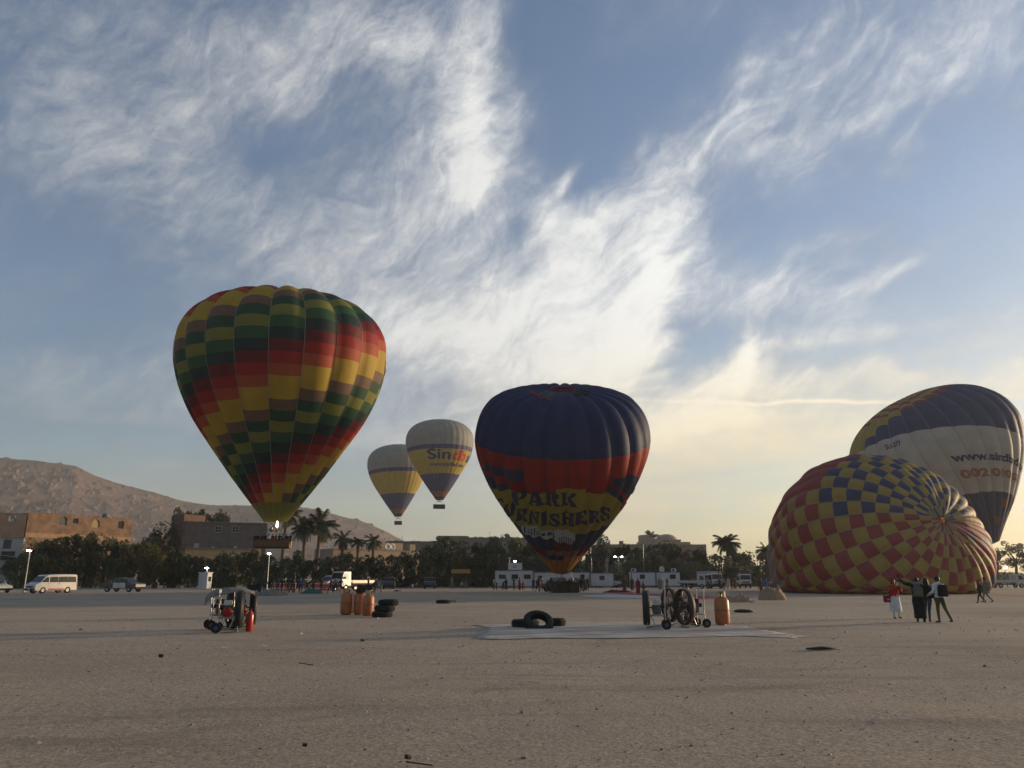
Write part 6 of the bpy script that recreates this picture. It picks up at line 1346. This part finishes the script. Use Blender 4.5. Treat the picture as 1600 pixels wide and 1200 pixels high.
# tarpaulin thrown over the fans
tb = MB(); g0 = gnd(350, 987); nx_, ny_ = 26, 12
for j in range(ny_):
    for i in range(nx_):
        u, v = i / (nx_ - 1), j / (ny_ - 1); x = -.78 + 1.55 * u; y = -.48 + .95 * v
        z = 1.30 + .11 * math.sin(u * 2.9) - (.20 * max(0, .12 - u) / .12) - .16 * abs(v - .5) * 2 * (1.3 - u) + .02 * fbm(x * 4, y * 4, 2, 3) - (.05 if v < .1 else 0) - max(0, u - .75) * .22
        tb.v.append((x * .94 - y * .34, x * .34 + y * .94, z))
tb.f = [(j * nx_ + i, j * nx_ + i + 1, (j + 1) * nx_ + i + 1, (j + 1) * nx_ + i) for j in range(ny_ - 1) for i in range(nx_ - 1)]
tb.f += [tuple(a + nx_ * ny_ for a in reversed(f)) for f in tb.f]; tb.v += [(x, y, z - .02) for x, y, z in tb.v]; tb.m = [0] * len(tb.f)
to = tb.obj('tarpaulin', M('canvas_grey', (.20, .18, .15), rough=.9, var=.25, scale=3, bump=.8, bscale=9), None, (g0.x + .02, g0.y + .25, 0), smooth=True); tag(to, 'grey canvas tarpaulin draped over the left group of fans', 'tarpaulin')
for k, (dx, dy) in enumerate(((-.62, -.40), (-.1, -.42))): pass
# fire extinguisher
ep = gnd(389, 986.5); ex = empty('fire_extinguisher', ep, 0, 'red fire extinguisher standing at the right of the left fans', 'fire extinguisher')
q = MB(); q.lathe([(.10, 0), (.115, .03), (.115, .50), (.095, .58), (.04, .64), (.03, .68)], 18); q.obj('cylinder', M('extinguisher_red', (.42, .025, .015), rough=.3, spec=.6), ex, smooth=True)
q = MB(); q.box((0, 0, .71), (.05, .05, .07)); q.box((.06, 0, .75), (.16, .03, .02)); q.box((.06, 0, .71), (.12, .03, .015)); q.obj('valve', BLK, ex); q = MB(); q.tube([(-.03, 0, .70), (-.12, 0, .66), (-.14, .0, .40), (-.13, 0, .22)], .014, 6); q.obj('hose', BLK, ex)
# right group
pr = gnd(1011, 983); fan_cart('single fan seen edge on at the left of the right group, blue wheels', pr, R_(180 - 9), R=.55)
pr = gnd(1050, 977); fan_cart('big round fan seen at a slant, left of the pair', pr + Vector((0, .25, 0)), R_(180 + 12), R=.58, blue=False, brown=True)
pr = gnd(1071, 981); fan_cart('big round fan at a slant, right of the pair, handle at its right', pr, R_(180 + 16), R=.58, blue=False, brown=True)
# gas cylinders
CYM = M('cylinder_orange', (.38, .125, .045), rough=.45, var=.18, scale=4, spec=.4); COLR = M('cylinder_collar', (.42, .30, .18), rough=.5)
def gas(label, loc, rz, h=1.02, group='orange gas cylinders'):
    r = empty('gas_cylinder', loc, rz, label, 'gas cylinder', group)
    q = MB(); q.lathe([(.20, .0), (.25, .05), (.27, .12), (.275, .5), (.27, h - .12), (.22, h - .02), (.10, h + .02), (0, h + .03)], 24); q.obj('tank', CYM, r, smooth=True)
    q = MB(); q.lathe([(.20, 0), (.20, .05), (.19, .05), (.19, 0)], 20); q.obj('foot_ring', BLK, r)
    q = MB(); q.lathe([(.277, h * .52), (.280, h * .525), (.280, h * .545), (.277, h * .55)], 24, caps=False); q.obj('weld_band', M('dark_orange', (.22, .07, .03)), r, smooth=True)
    q = MB()
    for k in range(3):
        a0 = k * 2 * PI / 3
        for i in range(5): a, b_ = a0 + i * .28, a0 + (i + 1) * .28; q.add([(.16 * math.cos(t), .16 * math.sin(t), z) for t in (a, b_) for z in (h + .02, h + .20)] + [(.15 * math.cos(t), .15 * math.sin(t), z) for t in (a, b_) for z in (h + .02, h + .20)], [(0, 2, 3, 1), (4, 5, 7, 6), (1, 3, 7, 5), (0, 1, 5, 4), (2, 6, 7, 3)])
    q.lathe([(.165, h + .19), (.165, h + .215), (.145, h + .215), (.145, h + .19)], 20); q.obj('collar', COLR, r)
    q = MB(); q.lathe([(.03, h), (.03, h + .12), (.05, h + .12), (.05, h + .15), (0, h + .15)], 8); q.obj('valve', M('brass', (.4, .28, .1), rough=.4, metal=.7), r)
    return r
gp = gnd(538, 961); gas('leftmost orange gas cylinder of the three beside the tyre stack', gp + Vector((0, .3, 0)), 0, 1.02)
gp = gnd(559, 961); gas('middle orange gas cylinder of the three, in shade', gp + Vector((0, .35, 0)), 1, 1.02)
gp = gnd(574, 962); gas('rightmost orange gas cylinder of the three, lit by the sun', gp + Vector((0, .1, 0)), 2, .93)
gp = gnd(1129.5, 977); gas('orange gas cylinder standing alone right of the fans', gp, .5, 1.0)
# dark cloths stuffed on the cylinders and a pale cord hanging down
def heap(name, label, cat, loc, L_, W_, H_, mat, seed, n=40, m=20, group=None, sharp=.30, peak=0):
    """crumpled cloth lying in folds: closed heap"""
    rs = random.Random(seed); b = MB()
    for j in range(m + 1):
        v = j / m
        for i in range(n):
            a = 2 * PI * i / n; rr = math.sin(v * PI / 2) ** .8; x, y = math.cos(a) * rr, math.sin(a) * rr
            w = 1 + .22 * fbm(math.cos(a) * 1.3 + seed, math.sin(a) * 1.3, 3, 3)
            z = max(0, (1 - rr ** 5)) * (.62 + sharp * 2.2 * fbm(x * 1.7 + seed, y * 1.7, 1, 4) + .22 * noise.ridged_multi_fractal(Vector((x * 2 + seed, y * 2, 3)), 1, 2, 3, .9, 2) * (1 - rr * .4)) if peak < 1 else max(0, (1 - rr ** 1.3)) * (1 + .5 * fbm(x * 2.2 + seed, y * 2.2, 1, 4))
            b.v.append((x * L_ / 2 * w, y * W_ / 2 * w, max(0.0, z) * H_))
    b.f = [(j * n + i, j * n + (i + 1) % n, (j + 1) * n + (i + 1) % n, (j + 1) * n + i) for j in range(m) for i in range(n)] + [tuple(m * n + i for i in range(n))]; b.m = [0] * len(b.f)
    o = b.obj(name, mat, None, loc, smooth=True); tag(o, label, cat, group); return o
gp = gnd(565, 961); heap('cloth_bundle', 'dark crumpled bundle lying on top of the gas cylinders', 'cloth', gp + Vector((.05, .3, 1.04)), 1.0, .5, .34, CL['black'], 3)
q = MB(); q.tube([(0, 0, 1.05), (.06, -.04, .98), (.05, -.1, .85), (.03, -.1, .4), (-.01, -.12, .05), (-.08, -.14, .02), (-.14, -.1, .02)], .02, 6); o = q.obj('cord', M('pink_cord', (.50, .28, .24)), None, gnd(567, 961) + Vector((0, -.02, 0)), smooth=True); tag(o, 'pale pink cord hanging from the bundle between the gas cylinders', 'cord')
q = MB(); q.box((0, 0, .52), (.14, .04, 1.0)); o = q.obj('board', M('pale_board', (.42, .36, .30)), None, gnd(548.5, 960) + Vector((0, .35, 0))); tag(o, 'narrow pale board standing between two gas cylinders', 'board')
# tyres
def tyre(label, loc, rot=(0, 0, 0), R=.48, w=.26, group='old truck tyres'):
    r = empty('tyre', loc, 0, label, 'tyre', group); r.rotation_euler = rot
    pr_ = [(R * .58, .03), (R * .62, 0), (R * .86, -.015), (R * .97, .02), (R, .06), (R, w - .06), (R * .97, w - .02), (R * .86, w + .015), (R * .62, w), (R * .58, w - .03), (R * .74, w - .05), (R * .8, w / 2), (R * .74, .05), (R * .58, .03)]
    q = MB(); q.lathe(pr_[:-1] + [pr_[0]], 36); q.f = q.f[:-2]; q.m = q.m[:-2]; q.obj('tyre_casing', RUB, r, smooth=True)
    q = MB()
    for k in range(36): a = 2 * PI * k / 36; q.box((R * math.cos(a), R * math.sin(a), w * .5), (.03, .05, w * .62), a)
    q.obj('tread_block', RUB, r); return r
tp = gnd(597, 964); tyre('bottom tyre of the stack beside the gas cylinders', tp, R=.45, w=.24); tyre('middle tyre of the stack of three', tp + Vector((.10, .0, .25)), (0, .04, 1), R=.45, w=.24); tyre('top tyre of the stack, slipped to the right', tp + Vector((.26, .05, .50)), (.0, .08, 2), R=.45, w=.24)
tp = gnd(836, 981); tyre('tyre lying flat under the leaning one at the edge of the white cloth', tp + Vector((-.34, .35, .01)), R=.48, w=.25); tyre('big tyre leaning on the flat one with its hole showing', tp + Vector((.10, -.22, .10)), (R_(36), R_(8), 0), R=.52, w=.26)
tp = gnd(869, 979); tyre('tyre lying flat by itself right of the leaning tyre', tp + Vector((0, .3, .01)), R=.36, w=.25)
tp = gnd(692, 943); tyre('half buried old tyre lying far out on the field', tp + Vector((0, .4, 0)), R=.50, w=.22)
heap('cloth_scrap', 'dark rag lying right of the far tyre', 'rag', gnd(708, 941), .9, .5, .14, CL['khaki'], 8); heap('cloth_scrap', 'pale flattened rag trailing from the dark one', 'rag', gnd(720, 940.5), 1.2, .4, .06, CL['tan'], 9)
tp = gnd(1163, 957); q = MB(); q.tube([(-.5, 0, .07), (-.2, .03, .08), (.2, -.02, .07), (.55, .03, .05)], [.05, .09, .08, .03], 8); q.v = [(x, y * 2.2, z) for x, y, z in q.v]; o = q.obj('rolled_mat', BLK, None, tp, smooth=True); tag(o, 'black rolled mat lying right of the lone gas cylinder', 'mat')
q = MB(); q.tube([(-.4, 0, .03), (0, .02, .05), (.4, 0, .03)], [.03, .06, .02], 8); q.v = [(x, y * 2.5, z * .7) for x, y, z in q.v]; o = q.obj('rubber_strip', BLK, None, gnd(1286, 1015), smooth=True); tag(o, 'thin dark rubber strip lying on the open sand at the right', 'strip')
# ground cloths
def ground_cloth(name, label, pts, mat, seed=1, amp=.05, h=.02, step=.35, cat='ground cloth'):
    P_ = [gnd(*p) for p in pts]; bm = bmesh.new(); f = bm.faces.new([bm.verts.new(p) for p in P_]); bmesh.ops.triangulate(bm, faces=bm.faces)
    xs_ = [p.x for p in P_]; ys_ = [p.y for p in P_]
    for ax_, lo, hi in ((0, min(xs_), max(xs_)), (1, min(ys_), max(ys_))):
        k = math.ceil(lo / step)
        while k * step < hi:
            co = [0, 0, 0]; co[ax_] = k * step; no = [0, 0, 0]; no[ax_] = 1; bmesh.ops.bisect_plane(bm, geom=list(bm.verts) + list(bm.edges) + list(bm.faces), plane_co=co, plane_no=no); k += 1
    for v in bm.verts:
        e = v.is_boundary; n = fbm(v.co.x * 1.1 + seed, v.co.y * 1.6, 0, 4); rdg = max(0, noise.ridged_multi_fractal(Vector((v.co.x * .5 + seed, v.co.y * .9, 0)), 1, 2, 3, .9, 2) - 1.2)
        if e: v.co.x += .10 * fbm(v.co.x * 2, v.co.y * 3, 4, 3); v.co.y += .14 * fbm(v.co.x * 2, v.co.y * 2, 7, 3)
        v.co.z = .002 + (.0 if e else amp * (.5 * abs(n) + rdg * .6)) + .002
    ex_ = bmesh.ops.extrude_face_region(bm, geom=list(bm.faces))
    for v in [g for g in ex_['geom'] if isinstance(g, bmesh.types.BMVert)]: v.co.z += .005
    bmesh.ops.recalc_face_normals(bm, faces=bm.faces); me = bpy.data.meshes.new(name); bm.to_mesh(me); bm.free(); me.materials.append(mat); me.polygons.foreach_set('use_smooth', [True] * len(me.polygons))
    o = link(me, name); tag(o, label, cat); return o
WC = M('dusty_white_cloth', (.30, .225, .165), rough=.95, col2=(.52, .47, .41), var=.0, scale=1.1, bump=.5, bscale=6, detail=8, stretch=(.6, 1.6, 1))
ground_cloth('ground_sheet', 'dusty white ground sheet spread under the right fans and tyres', [(738, 977), (760, 976), (800, 975.5), (880, 973), (960, 972), (1040, 973), (1100, 974), (1160, 979), (1230, 991), (1262, 995), (1235, 997), (1160, 994), (1080, 996), (960, 998), (860, 997.5), (780, 999), (742, 998), (752, 990), (765, 985), (758, 980)], WC, 1, .05)
ground_cloth('ground_sheet', 'thin pale sheet along the ground in front of the blue balloon basket', [(830, 924), (850, 922.8), (925, 923), (980, 925), (982, 926.3), (900, 926.5), (835, 926)], WC, 3, .03)
ground_cloth('ground_sheet', 'white strip of cloth lying left of the red cloth', [(905, 930), (960, 928.6), (1010, 930.5), (1050, 934), (990, 934.5), (940, 933), (915, 933)], M('white_cloth', (.50, .47, .43), rough=.9, bump=.3), 5, .06)
ground_cloth('spread_envelope', 'long red balloon cloth spread flat on the ground behind the fans', [(952, 926), (975, 924.5), (1000, 927), (1040, 929), (1080, 930.5), (1118, 933), (1130, 935.6), (1100, 936.6), (1060, 934.5), (1020, 931.5), (985, 929.5)], M('red_cloth', (.30, .05, .05), rough=.8, var=.2, scale=1.2, bump=.5), 7, .22, cat='balloon cloth')
heap('cloth_heap', 'brownish red heap at the left tip of the spread red cloth', 'cloth', gnd(966, 926), 3.6, 1.2, .30, CL['dred'], 12)
o = heap('folded_envelope', 'big grey folded balloon bundle lying in front of the left crowd', 'balloon bundle', gnd(424, 931) , 3.0, 1.6, .55, M('canvas_grey', (0, 0, 0)), 4); 
heap('envelope_bag', 'green balloon bag lying behind the crowd legs, left of the truck', 'bag', gnd(487, 927.5), 2.4, 1.1, .50, CL['green'], 6)
heap('cloth_heap', 'brown crumpled cloth heap right of the lone gas cylinder', 'cloth', gnd(1152, 941), 1.9, .9, .42, CL['tan'], 15, sharp=.6); heap('cloth_heap', 'flat dark tail of cloth beside the brown heap', 'cloth', gnd(1166, 941), 1.3, .6, .12, CL['khaki'], 16)
heap('dragged_cloth', 'brown cloth dragged by the person in the blue hood', 'cloth', gnd(1207, 937.5), 2.2, 1.2, .85, CL['tan'], 17, sharp=.45)
heap('cloth_scrap', 'small dark object lying beyond the tyre stack', 'rag', gnd(621, 924), 1.0, .4, .15, CL['black'], 21); heap('cloth_scrap', 'flat dark rag beyond the left fans', 'rag', gnd(362, 924.5), 1.0, .5, .10, CL['black'], 22)
# wire cage beside the crowd
cg = gnd(396, 926); r = empty('wire_cage', cg, 0, 'dark wire cage standing at the left end of the crowd', 'cage'); q = MB(); w_, h_ = 1.7, 1.15
for x in (-w_ / 2, 0, w_ / 2):
    for y in (0, .8): q.tube([(x, y, 0), (x, y, h_)], .03, 5)
for z in (.05, h_ / 2, h_):
    for y in (0, .8): q.tube([(-w_ / 2, y, z), (w_ / 2, y, z)], .025, 5)
    for x in (-w_ / 2, w_ / 2): q.tube([(x, 0, z), (x, .8, z)], .024, 5)
q.obj('frame', BLK, r); q = MB(); q.box((-.42, .4, .5), (.7, .6, .8)); q.box((.42, .4, .55), (.66, .6, .9)); q.obj('load', CL['black'], r, bevel=.05)
# litter on the field
def bit(name, label, px, py, d, mat, rz=0, cat='litter'):
    q = MB(); q.box((0, 0, d[2] / 2), d); o = q.obj(name, mat, None, gnd(px, py), bevel=min(d) * .25); o.rotation_euler = (.1, .15, rz); tag(o, label, cat)
bit('dark_can', 'small dark can lying alone on the near sand at the left', 251, 1027, (.10, .07, .07), BLK, .3)
bit('paper_scrap', 'white paper scrap lying below the left fans', 412, 1010, (.12, .09, .02), PH, .5)
bit('straw_piece', 'pale straw piece on the near sand left of centre', 834, 1067, (.20, .03, .02), M('straw', (.5, .36, .18)), .25)
bit('plastic_scrap', 'white scrap at the foot of the right fans', 1133, 978, (.10, .08, .05), PH, 1)
bit('plastic_scrap', 'white scrap on the sand at the far right', 1588, 985, (.12, .08, .04), PH, .2)
bit('plastic_scrap', 'pale scrap below the gas cylinders in the middle distance', 470, 991, (.08, .06, .04), PH, .9)
bit('dark_stone', 'dark stone between the fans and the gas cylinders', 566, 1002, (.10, .08, .06), BLK, .6)
bit('paper_scrap', 'small pale scrap in front of the extinguisher', 349, 1013, (.16, .06, .02), PH, .2)
bit('dark_stone', 'dark clod near the bottom of the picture, centre left', 476, 1166, (.05, .04, .03), BLK, .2); bit('dark_stone', 'larger dark clod near the bottom of the picture', 637, 1186, (.06, .05, .04), BLK, .8)
bit('twig', 'short dark twig at the bottom edge of the picture', 655, 1194, (.26, .012, .012), BLK, .1); bit('twig', 'long thin twig right of the scraps in the near sand', 478, 1038, (.30, .02, .015), BLK, .05)

# ------------------------------------------------------------------ haze in the low air
def haze(density):
    q = MB(); q.box((0, 1300, 149), (6400, 3600, 302)); q.v = [(x, y, z) for x, y, z in q.v]
    m = bpy.data.materials.new('haze_air'); m.use_nodes = True; n, l = m.node_tree.nodes, m.node_tree.links; n.remove(n['Principled BSDF'])
    v = n.new('ShaderNodeVolumePrincipled'); v.inputs['Color'].default_value = (.84, .86, .84, 1); v.inputs['Density'].default_value = density; v.inputs['Anisotropy'].default_value = .25; l.new(v.outputs[0], n['Material Output'].inputs['Volume'])
    return q.obj('haze', m, kind='stuff')
haze(.00026)
